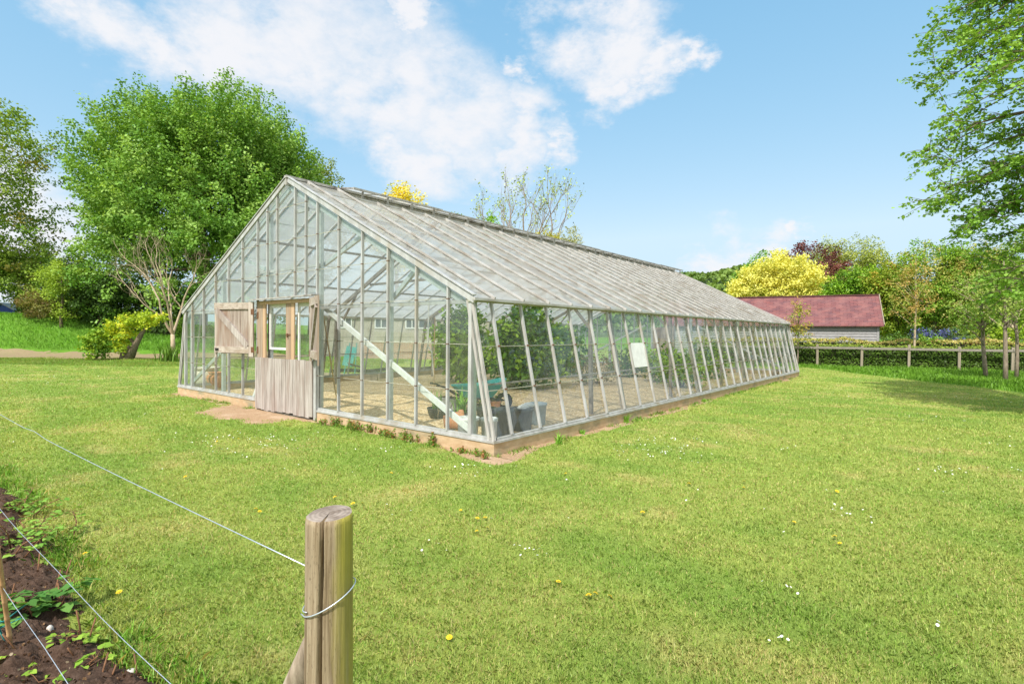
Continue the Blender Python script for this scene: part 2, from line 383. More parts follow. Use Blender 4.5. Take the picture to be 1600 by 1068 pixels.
nzf = w.n('ShaderNodeTexNoise', Scale=16, Detail=8, Roughness=.66); w.l(mp.outputs[0], nzf.inputs[0])
def vm(op, a, b):
    q = w.n('ShaderNodeVectorMath'); q.operation = op
    for k, v in enumerate((a, b)):
        if hasattr(v, 'is_linked'): w.l(v, q.inputs[k])
        else: q.inputs[k].default_value = v
    return q.outputs[0]
dirw = vm('ADD', dirv, vm('ADD', vm('MULTIPLY', vm('SUBTRACT', nzc.outputs['Color'], (.5, .5, .5)), (.34, .34, .26)), vm('MULTIPLY', vm('SUBTRACT', nzf.outputs['Color'], (.5, .5, .5)), (.10, .10, .08))))
acc = None
for px, py, r in ((95, 15, .06), (180, 35, .085), (280, 70, .085), (370, 60, .12), (460, 100, .13), (550, 125, .13), (640, 150, .115), (720, 190, .105), (800, 200, .075), (660, 235, .085), (745, 245, .065), (860, 205, .04), (640, 60, .05), (800, 100, .035),
                  (915, 12, .085), (940, 60, .085), (950, 110, .05), (1000, 80, .055), (1045, 80, .035), (10, 385, .10), (70, 405, .07), (-70, 350, .15), (1195, 392, .05), (1140, 415, .06), (1238, 372, .03), (1170, 430, .06), (420, -120, .22), (720, -300, .2)):
    dv = w.n('ShaderNodeVectorMath'); dv.operation = 'DISTANCE'; w.l(dirw, dv.inputs[0]); dv.inputs[1].default_value = wdir(px, py)
    q = w.math('SUBTRACT', 1.0, w.math('MULTIPLY', dv.outputs['Value'], 1.0 / r))
    acc = q if acc is None else w.math('MAXIMUM', acc, q)
cl = w.math('ADD', acc, warp)
mrn = w.n('ShaderNodeMapRange'); mrn.interpolation_type = 'SMOOTHSTEP'; w.l(cl, mrn.inputs[0])
mrn.inputs[1].default_value = -.22; mrn.inputs[2].default_value = .85; mrn.inputs[3].default_value = 0; mrn.inputs[4].default_value = .93
SKY_K = .1; CLOUD = (5.0, 4.98, 5.12)
sp = w.n('ShaderNodeSeparateColor'); w.l(sky.outputs[0], sp.inputs[0]); cb = w.n('ShaderNodeCombineColor')
for k, (gn, pw) in enumerate(((1.31, .8), (2.23, .45), (3.13, .30))):
    w.l(w.math('MINIMUM', w.math('MULTIPLY', w.math('POWER', sp.outputs[k], pw), gn), (3.5, 4.6, 5.4)[k]), cb.inputs[k])
skyc = cb.outputs[0]
# bright broken cloud added out of view behind the camera to lift ambient light
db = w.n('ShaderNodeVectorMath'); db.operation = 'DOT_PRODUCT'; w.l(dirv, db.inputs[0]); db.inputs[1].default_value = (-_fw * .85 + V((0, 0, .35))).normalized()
def mrange(v, a, b, c, d):
    q = w.n('ShaderNodeMapRange'); q.interpolation_type = 'SMOOTHSTEP'; w.l(v, q.inputs[0])
    for k, x in enumerate((a, b, c, d)): q.inputs[k + 1].default_value = x
    return q.outputs[0]
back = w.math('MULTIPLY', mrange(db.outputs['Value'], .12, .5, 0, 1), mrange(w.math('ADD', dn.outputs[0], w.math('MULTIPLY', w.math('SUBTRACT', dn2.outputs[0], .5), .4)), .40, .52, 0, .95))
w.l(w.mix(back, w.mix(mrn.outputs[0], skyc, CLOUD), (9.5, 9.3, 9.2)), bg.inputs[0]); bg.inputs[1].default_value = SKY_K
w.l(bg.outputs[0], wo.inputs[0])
sd = bpy.data.lights.new('sun', 'SUN'); sd.energy = 3.2; sd.angle = math.radians(.9); sd.color = (1, .955, .88)
so = bpy.data.objects.new('sun', sd); COL.objects.link(so); so.rotation_euler = (-SUN).to_track_quat('-Z', 'Y').to_euler(); so.location = (0, -30, 60)
S.view_settings.view_transform = 'Standard'; S.view_settings.look = 'None'; S.view_settings.gamma = 1; S.view_settings.exposure = .92
S.render.engine = 'CYCLES'; cy = S.cycles; cy.max_bounces = 8; cy.diffuse_bounces = 5; cy.glossy_bounces = 3; cy.transmission_bounces = 4; cy.transparent_max_bounces = 24
cy.caustics_reflective = False; cy.caustics_refractive = False
try: cy.use_denoising = True; cy.denoiser = 'OPENIMAGEDENOISE'
except Exception: pass

# ------------------------------------------------------------------ greenhouse dimensions (u along the gable to the left, v along the length)
GW, GL, GI, GS, GE, GA, AU = 11.07, 19.214, .4154, .2, 2.2, 4.718, 5.43
def P(u, v, z): return (-u, v, z)
def roofz(u): return GE + ((u - GI) / (AU - GI) if u < AU else (GW - GI - u) / (GW - GI - AU)) * (GA - GE)
def gu(px, v=0.0):
    r = ray(px, 500); t = (v - CAM.y) / r.y; return -(CAM.x + r.x * t)
def in_house(x, y, m=0.0): return (x < m) & (x > -GW - m) & (y > -m) & (y < GL + m)

# soil bed frame
BE0, BE1 = G(0, 760), G(240, 1068); BDIR = (BE0 - BE1).normalized(); BNRM = V((-BDIR.y, BDIR.x, 0))
if BNRM.dot(-RT) < 0: BNRM = -BNRM
def bed_t(x, y):
    dx, dy = x - BE1.x, y - BE1.y
    return dx * BDIR.x + dy * BDIR.y, dx * BNRM.x + dy * BNRM.y
def bed_edge(s): return .16 * (fbm(s, s * 0 + 3, .55, 3, 5) - .5) * 2

# ------------------------------------------------------------------ ground
def hgt(x, y):
    X, d = toXD(np.asarray(x, float), np.asarray(y, float))
    h = sst(33.6, 42, d) * sst(-13, -18, X) * 1.25 + sst(35, 43, d) * sst(-27, -38, X) * 1.6
    far = sst(24, 34, d); h = h + (fbm(x, y, 3.0, 3, 2) - .5) * .22 * far * sst(-12, -17, X)
    lawn = (fbm(x, y, 4.0, 2, 9) - .5) * .05 * sst(3, 8, np.maximum(d, 0)) * (1 - sst(-2.5, -.6, -np.maximum(np.maximum(np.asarray(x) - 0, -GW - np.asarray(x)), np.maximum(-np.asarray(y), np.asarray(y) - GL))))
    return h + lawn
def hz(p): return float(hgt(p.x, p.y))

def door_patch(x, y):                           # worn earth before the door, >0 inside
    cu = -6.1; q = 1 - np.sqrt(((x - cu) / 1.45) ** 2 + ((y + .25) / .95) ** 2)
    return q + (fbm(x, y, .5, 4, 11) - .5) * .9
def plinth_patch(x, y):                         # bare strip along the front plinth and round the corner
    dist = np.maximum(np.maximum(x, -GW - x), np.maximum(-y, y - GL))
    corner = np.exp(-(((x - .1) / .9) ** 2 + ((y + .1) / .9) ** 2))
    wdt = .05 + .34 * corner + .16 * sst(.45, .65, fbm(x, y, 1.3, 3, 21)) + .12 * sst(-5, -11, x) * (y < .3)
    return wdt + (fbm(x, y, .25, 3, 22) - .5) * .16 - dist
def rough_mask(x, y):
    X, d = toXD(x, y); w_ = (fbm(x, y, 2.0, 3, 31) - .5) * 1.2
    r = sst(15.3, 15.9, X + w_ * .6) * sst(8, 12, d)
    r = np.maximum(r, sst(28.2, 29.0, d + w_) * (X > 12))
    l = sst(24.6, 25.8, d + w_ + .05 * (X + 20)) * (X < -6)
    return np.maximum(r, l)

def turf_colour(x, y):
    a = fbm(x, y, 2.6, 4, 41); b = fbm(x, y, .8, 4, 45); c = fbm(x, y, 6.0, 3, 49)
    base = np.array(lin(138, 152, 76)); dark = np.array(lin(120, 143, 66)); dry = np.array(lin(176, 170, 110)); tan = np.array(lin(190, 168, 122))
    stripe = .5 + .5 * np.sin((y * .96 + x * .1) * 2 * np.pi / 1.15)
    k = sst(.38, .62, a * .6 + b * .4 + (stripe - .5) * .16)[..., None]
    col = dark * (1 - k) + base * k
    k2 = (sst(.52, .78, b * .55 + c * .45) * .50)[..., None]; col = col * (1 - k2) + dry * k2
    k3 = (sst(.66, .80, fbm(x, y, .6, 3, 55)) * .34)[..., None]; col = col * (1 - k3) + tan * k3
    rough = np.array(lin(94, 132, 48)) * (.75 + .5 * fbm(x, y, 1.2, 3, 61))[..., None]
    m = rough_mask(x, y)[..., None]; return col * (1 - m) + rough * m

def axisgrid(lo, hi, step, far):
    a = np.arange(lo, hi, step); ext = []; s = step; p = hi
    while p < far: ext.append(p); s *= 1.35; p += s
    e2 = []; s = step; p = lo - step
    while p > -far: e2.append(p); s *= 1.35; p -= s
    return np.array(sorted(e2) + list(a) + ext + [far * 1.05])
gx = axisgrid(-48, 34, .3, 900); gy = axisgrid(-12, 46, .3, 900)
XX, YY = np.meshgrid(gx, gy); ZZ = hgt(XX, YY)
me = bpy.data.meshes.new('ground'); nv = XX.size; me.vertices.add(nv)
me.vertices.foreach_set('co', np.stack([XX, YY, ZZ], -1).astype(np.float32).ravel())
ny, nx = XX.shape; ii, jj = np.meshgrid(np.arange(ny - 1), np.arange(nx - 1), indexing='ij'); b0 = ii * nx + jj
fq = np.stack([b0, b0 + 1, b0 + nx + 1, b0 + nx], -1).reshape(-1, 4)
me.loops.add(fq.size); me.loops.foreach_set('vertex_index', fq.astype(np.int32).ravel()); me.polygons.add(len(fq))
me.polygons.foreach_set('loop_start', np.arange(0, fq.size, 4, dtype=np.int32)); me.polygons.foreach_set('use_smooth', [True] * len(fq))
at = me.color_attributes.new('Col', 'FLOAT_COLOR', 'POINT'); c4 = np.ones((nv, 4), np.float32); c4[:, :3] = turf_colour(XX, YY).reshape(-1, 3); at.data.foreach_set('color', c4.ravel())
me.materials.append(MT['turf']); me.update(calc_edges=True); tag(link('ground', me), kind='structure')

def sheet(name, mat, xs, ys, zf, keep=None, smooth=True):
    A, B = np.meshgrid(xs, ys); x, y, z = zf(A, B); mb = MB(); n = A.shape[1]
    mb.v = list(map(tuple, np.stack([x, y, z], -1).reshape(-1, 3)))
    K = keep(x, y).astype(bool) if keep is not None else np.ones_like(x, bool)
    for i in range(A.shape[0] - 1):
        for j in range(n - 1):
            if K[i, j] or K[i + 1, j] or K[i, j + 1] or K[i + 1, j + 1]:
                b = i * n + j; mb.f.append((b, b + 1, b + n + 1, b + n)); mb.m.append(0)
    o = obj(name, mb, mat, smooth=smooth); o['kind'] = 'structure'; return o
# bare earth: height sinks under the turf outside its ragged outline
sheet('door_path', 'worn_earth', np.arange(-8.2, -3.4, .05), np.arange(-1.9, -.02, .05),
      lambda a, b: (a, b, hgt(a, b) + np.clip(door_patch(a, b) * .05, -.03, .012) + (fbm(a, b, .15, 3, 71) - .5) * .012), lambda x, y: door_patch(x, y) > -.25)
sheet('bare_border', 'worn_earth', np.arange(-GW - .7, .75, .06), np.concatenate([np.arange(-.75, -.02, .06)]),
      lambda a, b: (a, b, hgt(a, b) + np.clip(plinth_patch(a, b) * .12, -.03, .010) + (fbm(a, b, .12, 3, 73) - .5) * .012), lambda x, y: (plinth_patch(x, y) > -.12) & (door_patch(x, y) < .1))
sheet('bare_edge', 'worn_earth', np.arange(.02, .75, .06), np.arange(-.02, GL + .5, .06),
      lambda a, b: (a, b, hgt(a, b) + np.clip(plinth_patch(a, b) * .12, -.03, .010) + (fbm(a, b, .12, 3, 73) - .5) * .012), lambda x, y: plinth_patch(x, y) > -.12)
sheet('gravel_floor', 'gravel', np.arange(-GW + .08, -.06, .1), np.arange(.08, GL - .06, .1),
      lambda a, b: (a, b, .035 + (fbm(a, b, .7, 4, 75) - .5) * .05))
def pathz(a, b):
    p = [XD(float(q), float(r)) for q, r in zip(a.ravel(), b.ravel())]
    x = np.array([q.x for q in p]).reshape(a.shape); y = np.array([q.y for q in p]).reshape(a.shape)
    c = 33.9 + .5 * np.sin(a * .3); e = 2.1 - abs(b - c) + (fbm(x, y, 1.2, 4, 77) - .5) * 2.6
    return x, y, hgt(x, y) + np.clip(e * .08, -.06, .05)
sheet('path', 'track_earth', np.arange(-60, -13.5, .22), np.arange(29.6, 39, .22), pathz)
# soil bed with clods
def bedz(a, b):
    x = BE1.x + BDIR.x * a + BNRM.x * b; y = BE1.y + BDIR.y * a + BNRM.y * b
    e = b - bed_edge(a); rise = np.clip(e / .12, -1, 1) * .03
    cl_ = np.clip(fbm(a, b, .05, 3, 85) - .52, 0, 1) * .13 + (fbm(a, b, .28, 5, 81) - .45) * .14 + (np.abs(fbm(a, b, .09, 3, 83) - .5)) * .12
    return x, y, rise + cl_ * sst(-.05, .15, e) - .01
sheet('soil_bed', 'soil', np.arange(-1.2, 6.5, .017), np.concatenate([np.arange(-.25, 1.7, .017), np.arange(1.75, 3.4, .15)]), bedz, lambda x, y: np.ones_like(x, bool))

mottled('grime', (.05, .042, .03), (.13, .115, .09), 14, .9)
# ------------------------------------------------------------------ greenhouse
GH = thing('greenhouse', 'large weathered aluminium and timber glasshouse with open ridge vents and wooden stable doors', 'greenhouse', (-GW / 2, GL / 2, 0))
m = MB(); t_ = .11
m.box(-GW - .02, .02, -.02, t_, -.25, GS - .025); m.box(-GW - .02, .02, GL - t_, GL + .02, -.25, GS - .025)
DU0, DU1 = gu(404), gu(497)                     # door opening
m = MB()
m.box(-DU1 + .02, .03, -.03, t_, -.25, GS - .02); m.box(-GW - .03, -DU0 - .02, -.03, t_, -.25, GS - .02)
m.box(-GW - .03, .03, GL - t_, GL + .03, -.25, GS - .02)
m.box(-t_, .03, t_, GL - t_, -.25, GS - .02); m.box(-GW - .03, -GW + t_, t_, GL - t_, -.25, GS - .02)
obj('base_wall', m, 'plinth', GH)
m = MB(); m.box(-DU0 - .02, -DU1 + .02, -.03, t_ + .02, -.2, .01); obj('threshold', m, 'sleeper', GH)
for (a, b) in (((-DU1, 0), (.045, 0)), ((-GW - .045, 0), (-DU0, 0)), ((-GW - .045, GL), (.045, GL))):
    m = MB(); y = a[1]; m.box(a[0], b[0], y - .045, y + .06, GS - .018, GS + .012); m.box(a[0] + .03, b[0] - .03, y - .025, y + .035, GS + .012, GS + .055); obj('sill', m, 'bar_metal', GH)
for x in (0, -GW):
    m = MB(); m.box(x - .05, x + .05, .062, GL - .062, GS - .018, GS + .012); m.box(x - .03, x + .025, .062, GL - .062, GS + .012, GS + .045); obj('sill', m, 'bar_metal', GH)
# eaves
for sgn, x in ((1, -GI), (-1, -GW + GI)):
    m = MB(); m.box(x - .05, x + .05, -.05, GL + .05, GE - .075, GE - .012); obj('eave_beam', m, 'algae_line', GH)
    m = MB(); m.box(x + sgn * .052, x + sgn * .105, -.06, GL + .06, GE - .06, GE - .03); obj('gutter', m, 'roof_bar_metal', GH)
# side bars and panes
SV = [.3787 + .6853 * k for k in range(28)]
VB = [0.02] + SV + [GL - .02]
def side_pt(sgn, t, v, off=0.0):                # t 0 at the sill, 1 at the eave
    x = -(0 + GI * t) if sgn > 0 else -(GW - GI * t)
    n = V((GE - GS, 0, GI)).normalized(); return V((x + sgn * n.x * off, v, GS + .05 + (GE - GS - .12) * t + n.z * off))
for sgn in (1, -1):
    for v in SV:
        m = MB(); nrm = (sgn * .98, 0, .2); m.bar(side_pt(sgn, 0, v, .012), side_pt(sgn, 1, v, .012), .034, .042, nrm)
        for t in (.335, .66): m.bar(side_pt(sgn, t - .006, v, .037), side_pt(sgn, t + .006, v, .037), .05, .012, nrm, 1)
        obj('side_bar', m, ['bar_metal', 'rusty_iron'], GH)
    for k in range(len(VB) - 1):
        a, b = VB[k], VB[k + 1]; m = MB(); white = (sgn > 0 and k == 7)
        cuts = [0, .335, .66, 1]; jit = rs.normal(0, .007, 8)
        for j in range(3):
            o0, o1 = .000, -.008
            mi = 0
            m.face([side_pt(sgn, cuts[j], a, o0 + jit[j]), side_pt(sgn, cuts[j], b, o0 + jit[j + 3]), side_pt(sgn, cuts[j + 1] + .01, b, o1 + jit[j]), side_pt(sgn, cuts[j + 1] + .01, a, o1 + jit[j + 1])], mi)
            if j: m.bar(side_pt(sgn, cuts[j], a, .012), side_pt(sgn, cuts[j], b, .012), .008, .010, (0, 0, 1), 1)
        obj('side_pane', m, ['side_glass', 'algae_line'], GH)
    for y in (.0, GL):                           # raking corner bars, doubled
        m = MB(); yo = -.025 if y == 0 else .025
        m.bar(side_pt(sgn, -.02, y + yo * .4, .01), side_pt(sgn, 1.03, y + yo * .4, .01), .034, .045, (sgn, 0, .2)); m.bar(side_pt(sgn, -.02, y + yo * .4 , -.075), side_pt(sgn, 1.03, y + yo * .4, -.075), .034, .045, (sgn, 0, .2))
        obj('corner_bar', m, 'corner_board', GH)
m = MB(); v0, v1 = gu(957, 0), 0
# opaque replacement sheet in one side bay
a, b = SV[6] + .03, SV[7] - .03
m.hexa([side_pt(1, .40, a, .012), side_pt(1, .40, b, .012), side_pt(1, .40, b, .018), side_pt(1, .40, a, .018), side_pt(1, .665, a, .012), side_pt(1, .665, b, .012), side_pt(1, .665, b, .018), side_pt(1, .665, a, .018)])
obj('patch_panel', m, 'white_plastic', GH)
# gables
def gable(y, sgn, bars, door):
    for u, zb in bars:
        m = MB(); top = min(roofz(u) - .03, 9); m.box(-u - .017, -u + .017, y - .034 * (sgn > 0) - .012 * (sgn < 0), y + .012 * (sgn > 0) + .034 * (sgn < 0), zb, top)
        z = GS + .66
        while z < top - .05:
            if z > zb: m.box(-u - .019, -u + .019, y - .037 if sgn > 0 else y, y if sgn > 0 else y + .037, z - .007, z + .007, 1)
            z += .66
        obj('gable_bar', m, ['bar_metal', 'rusty_iron'], GH)
    for u in (GI + .02, GW - GI - .02):
        m = MB(); m.box(-u - .03, -u + .03, y - .03, y + .03, GS + .05, GE - .03); obj('corner_post', m, 'bar_metal', GH)
    us = sorted([0.0, GI] + [u for u, _ in bars] + [GW - GI, GW]); us = [u for i, u in enumerate(us)]
    for k in range(len(us) - 1):
        a, b = us[k], us[k + 1]; zb = GS + .05
        if door and a >= DU1 - .01 and b <= DU0 + .01: zb = 2.36
        m = MB(); top = lambda u: (GS + u / GI * (GE - GS) if u < GI else GS + (GW - u) / GI * (GE - GS) if u > GW - GI else roofz(u) - .04)
        pts = [P(a, y, zb), P(b, y, zb), P(b, y, max(zb, top(b)))]
        if a < AU < b: pts.append(P(AU, y, top(AU)))
        if top(a) > zb + .01: pts.append(P(a, y, top(a)))
        m.face(pts)
        z = GS + .66
        while z < max(top(a), top(b)):
            if z > zb + .05 and min(top(a), top(b)) > z: m.box(-b + .02, -a - .02, y - .006, y - .001, z - .004, z + .004, 1)
            z += .66
        obj('gable_pane', m, ['gable_glass', 'algae_line'], GH)
    # verge boards following the roof
    for (ua, ub) in ((GI - .08, AU), (GW - GI + .08, AU)):
        za = roofz(GI) if ua < AU else roofz(GW - GI)
        m = MB(); yy = y - .035 * sgn
        m.bar(P(ua, yy, za - .06), P(ub, yy, GA - .03), .035, .085, (0, 0, 1)); m.bar(P(ua, yy - .005 * sgn, za + .015), P(ub, yy - .005 * sgn, GA + .04), .065, .018, (0, 0, 1)); obj('verge_board', m, 'bar_metal', GH)
        m = MB(); m.bar(P(ua + (.12 if ua < AU else -.12), y + .05 * sgn, za - .15), P(ub, y + .05 * sgn, GA - .18), .05, .09, (0, 0, 1)); obj('gable_rafter', m, 'galvanised', GH)
DH = 1.1635; DG = .696
fb = [(GW / 2 - DH - k * DG, GS + .05) for k in range(6)] + [(GW / 2 + DH + k * DG, GS + .05) for k in range(6)]
fb = [(u, (0.0 if abs(u - GW / 2) < DH + .01 else z)) for u, z in fb] + [(gu(px), 2.36) for px in (419, 434, 462, 479)]
gable(0.0, 1, fb, True)
bb = [(u, GS + .05) for u in np.arange(GI + .7, GW - GI - .2, .70)]
gable(GL, -1, bb, False)
# rails and braces of the front gable
for (ua, ub, z, hgt_) in ((GI + .05, DU1 - .05, 2.13, .055), (DU0 + .05, GW - GI - .05, 2.13, .055), (DU1, DU0, 2.93, .05), (gu(479), gu(462), 4.03, .07)):
    m = MB(); m.box(-ub, -ua, .016, .06, z - hgt_ / 2, z + hgt_ / 2); obj('gable_rail', m, 'bar_metal', GH)
for (u0, z0, u1, z1) in ((.5, .27, 4.28, 2.12), (GW - .5, .27, GW - 4.28, 2.12)):
    m = MB(); m.bar(P(u0, .10, z0), P(u1, .10, z1), .05, .085, (0, 0, 1)); obj('diagonal_brace', m, 'white_paint' if u0 < 5 else 'galvanised', GH)
    m = MB(); m.bar(P(u0, GL - .10, z0), P(u1, GL - .10, z1), .05, .085, (0, 0, 1)); obj('diagonal_brace', m, 'galvanised', GH)
for u in (gu(501, .12), gu(609.5, .12), GW - gu(609.5, .12), gu(423, .12), .52, GW - .52):
    for y in (.12, GL - .12):
        m = MB(); m.box(-u - .05, -u + .05, y - .035, y + .035, .0, roofz(u) - .1); obj('gable_post', m, 'galvanised', GH)
for (u0, z0, u1) in ((gu(503, .15), 2.95, 3.1), (gu(611, .15), 2.25, 1.75), (gu(423, .15), 2.95, GW - 3.1), (GW - gu(611, .15), 2.25, GW - 1.75)):
    m = MB(); m.bar(P(u0, .19, z0), P(u1, .19, roofz(u1) - .12), .05, .07, (0, 0, 1)); obj('strut', m, 'galvanised', GH)
# inner frames
for v in (4.1, 8.2, 12.3, 16.0):
    m = MB()
    for s_ in (0, 1):
        f = (lambda u: u) if not s_ else (lambda u: GW - u)
        m.bar(P(f(.12), v, .02), P(f(GI + .12), v, GE - .1), .06, .09, (1, 0, 0)); m.bar(P(f(GI + .08), v, GE - .1), P(AU + (-.03 if not s_ else .03), v, GA - .12), .06, .10, (0, 0, 1))
        m.bar(P(f(.9), v, .02), P(f(.95), v, roofz(f(.95)) - .12), .07, .07, (1, 0, 0))
        m.bar(P(f(.95), v + .065, 1.75), P(f(1.9), v + .065, roofz(f(1.9)) - .14), .05, .05, (0, 0, 1))
    m.bar(P(2.6, v + .07, roofz(2.6) - .18), P(GW - 2.6, v + .07, roofz(GW - 2.6) - .18), .04, .06, (0, 0, 1))
    obj('roof_truss', m, 'dark_rail', GH)
for u in (2.1, 3.75, GW - 2.1, GW - 3.75):
    m = MB(); z = roofz(u) - .06; m.box(-u - .025, -u + .025, .08, GL - .08, z - .05, z + .0); obj('purlin', m, 'dark_rail', GH)
for x in (-.32, -GW + .32):
    m = MB(); m.box(x - .02, x + .02, .2, GL - .2, .93, .955); obj('side_rail', m, 'dark_rail', GH)
# roof bars, panes, ridge
def roof_pt(sgn, t, v, off=0.0):
    u0 = GI - .07 if sgn > 0 else GW - GI + .07; u1 = AU; z0 = GE - .035
    dx, dz = (u1 - u0), GA - z0; n = V((dz * (1 if sgn > 0 else 1), 0, abs(dx))).normalized()
    u = u0 + dx * t; return V((-u + (n.x if sgn > 0 else -n.x) * off, v, z0 + dz * t + n.z * off))
VENT = (1.12, GL - .1)
for sgn in (1, -1):
    for v in SV:
        m = MB(); t1 = .905 if (sgn > 0 and v > VENT[0]) else .995; m.bar(roof_pt(sgn, -.002, v, .026), roof_pt(sgn, t1, v, .026), .026, .05, (0, 0, 1))
        for s0 in np.arange(.01, t1 - .03, .031):   # grime caught along the near edge of the bar
            g0, g1 = v - .0135 - .010 * rs.rand() - .004, v - .0135; m.face([roof_pt(sgn, s0, g0, .017), roof_pt(sgn, s0, g1, .017), roof_pt(sgn, s0 + .031, g1, .017), roof_pt(sgn, s0 + .031, g0, .017)], 1)
        obj('roof_bar', m, ['roof_bar_metal', 'grime'], GH)
    for k in range(len(VB) - 1):
        a, b = VB[k], VB[k + 1]; m = MB(); nrow = 8; t1 = .905 if (sgn > 0 and a > VENT[0] - .1) else 1.0
        ts = np.linspace(0, t1, nrow + 1); ts[1:-1] += rs.normal(0, .006, nrow - 1)
        for j in range(nrow):
            sk = rs.normal(0, .0018); l0 = .010 + sk; l1 = .001
            m.face([roof_pt(sgn, ts[j] - (.006 if j else 0), a, l0), roof_pt(sgn, ts[j] - (.006 if j else 0) , b, l0), roof_pt(sgn, ts[j + 1], b, l1), roof_pt(sgn, ts[j + 1], a, l1)], 0)
            if j and rs.rand() < .62:
                q = rs.normal(0, .0030); w_ = .0007 + .0011 * rs.rand()
                m.face([roof_pt(sgn, ts[j] - .006 + q, a, l0 + .004), roof_pt(sgn, ts[j] - .006 - q, b, l0 + .004), roof_pt(sgn, ts[j] - .006 - q + w_, b, l0 + .004), roof_pt(sgn, ts[j] - .006 + q + w_, a, l0 + .004)], 1)
        obj('roof_pane', m, ['roof_glass', 'lap_dirt'], GH)
m = MB(); m.bar(P(AU, -.08, GA + .02), P(AU, GL + .08, GA + .02), .10, .05); m.bar(P(AU, -.07, GA - .08), P(AU, GL + .07, GA - .08), .05, .13); obj('ridge_beam', m, 'vent_top', GH)
nv_ = 7; vl = (VENT[1] - VENT[0]) / nv_
m = MB(); m.bar(roof_pt(1, .905, VENT[0] - .05, .015), roof_pt(1, .905, VENT[1], .015), .04, .035); obj('vent_curb', m, 'roof_bar_metal', GH)
for k in range(nv_):
    a, b = VENT[0] + k * vl + .012, VENT[0] + (k + 1) * vl - .012; m = MB(); tilt = rs.normal(0, .008)
    zo = GA - .045 + tilt; uo = AU - .52
    m.face([P(AU - .05, a, GA + .045), P(AU - .05, b, GA + .045), P(uo, b, zo + .004), P(uo, a, zo + .004)], 1)
    m.bar(P(uo, a, zo), P(uo, b, zo), .035, .04)
    for q in np.linspace(0, 1, 5): v = a + .02 + (b - a - .04) * q; m.bar(P(AU - .05, v, GA + .046), P(uo + .02, v, zo + .004), .03, .03)
    o = obj('ridge_vent', m, ['vent_top', 'roof_glass'], GH)
    for q in (.1, .36, .63, .9):
        m = MB(); v = a + (b - a) * q; m.bar(P(uo + .04, v, zo - .02), roof_pt(1, .908, v, .03), .03, .04); obj('vent_stay', m, 'vent_top', o)
# front doorway: timber frame, canopy board
m = MB(); z1 = 2.27
m.box(-DU0 + .01, -gu(412.5), -.035, .03, .02, z1); m.box(-gu(456.5), -gu(449), -.03, .03, 1.0, z1); m.box(-gu(492), -DU1 - .01, -.035, .03, .02, z1)
m.box(-DU0 + .01, -DU1 - .01, -.04, .03, z1, z1 + .045); obj('door_frame', m, 'old_pine', GH)
m = MB(); m.box(-gu(412.5) + .002, -gu(417), -.03, .0, 1.0, z1 - .003); m.box(-gu(456.5) + .002, -gu(461.5), -.026, .0, 1.0, z1 - .003); m.box(-DU0 + .16, -DU1 - .12, -.052, -.042, z1 - .035, z1 + .03); obj('frame_lining', m, 'new_pine', GH)
m = MB(); m.hexa([P(DU0 + .05, -.17, 2.325), P(DU1 - .05, -.17, 2.345), P(DU1 - .05, .0, 2.36), P(DU0 + .05, .0, 2.345), P(DU0 + .05, -.17, 2.35), P(DU1 - .05, -.17, 2.37), P(DU1 - .05, .0, 2.385), P(DU0 + .05, .0, 2.37)]); obj('canopy_board', m, 'vent_top', GH)
# white glazed inner screens
for (pa, pb, zb) in ((421.5, 450, 1.30), (466, 493, 1.02)):
    ua, ub = gu(pa, .07), gu(pb, .07); m = MB(); y0, y1 = .06, .09
    m.box(-ua, -ua + .05, y0, y1, zb, z1 - .01); m.box(-ub - .05, -ub, y0, y1, zb, z1 - .01); m.box(-ua + .05, -ub - .05, y0, y1, z1 - .10, z1 - .01); m.box(-ua + .05, -ub - .05, y0, y1, zb, zb + .045)
    o = obj('inner_screen', m, 'white_paint', GH); m = MB(); m.face([(-ua + .05, .075, zb + .045), (-ub - .05, .075, zb + .045), (-ub - .05, .075, z1 - .1), (-ua + .05, .075, z1 - .1)]); obj('screen_pane', m, 'gable_glass', o)
# lower door leaves of boards
um = gu(446)
for (ua, ub, zb) in ((DU0 - .0, um + .008, .02), (um - .008, DU1 + .07, .045)):
    m = MB(); n = 8; w_ = (ua - ub) / n; x = -ua
    for k in range(n):
        wk = w_ * (1 + (rs.rand() - .5) * .08); x1 = -ub if k == n - 1 else min(x + wk, -ub)
        m.box(x + .003, x1 - .003, -.078 + rs.rand() * .006, -.045, zb + rs.rand() * .035, 1.125 + (.012 if rs.rand() > .5 else 0) * rs.rand()); x = x1
    m.box(-ua + .05, -ub - .05, -.044, -.037, .2, .32); m.box(-ua + .05, -ub - .05, -.044, -.037, .85, .97)
    obj('lower_door', m, 'silver_board', GH)
m = MB(); m.box(-DU1 - .055, -DU1 + .02, -.06, -.0405, .03, 1.14); obj('door_stop', m, 'bar_metal', GH)
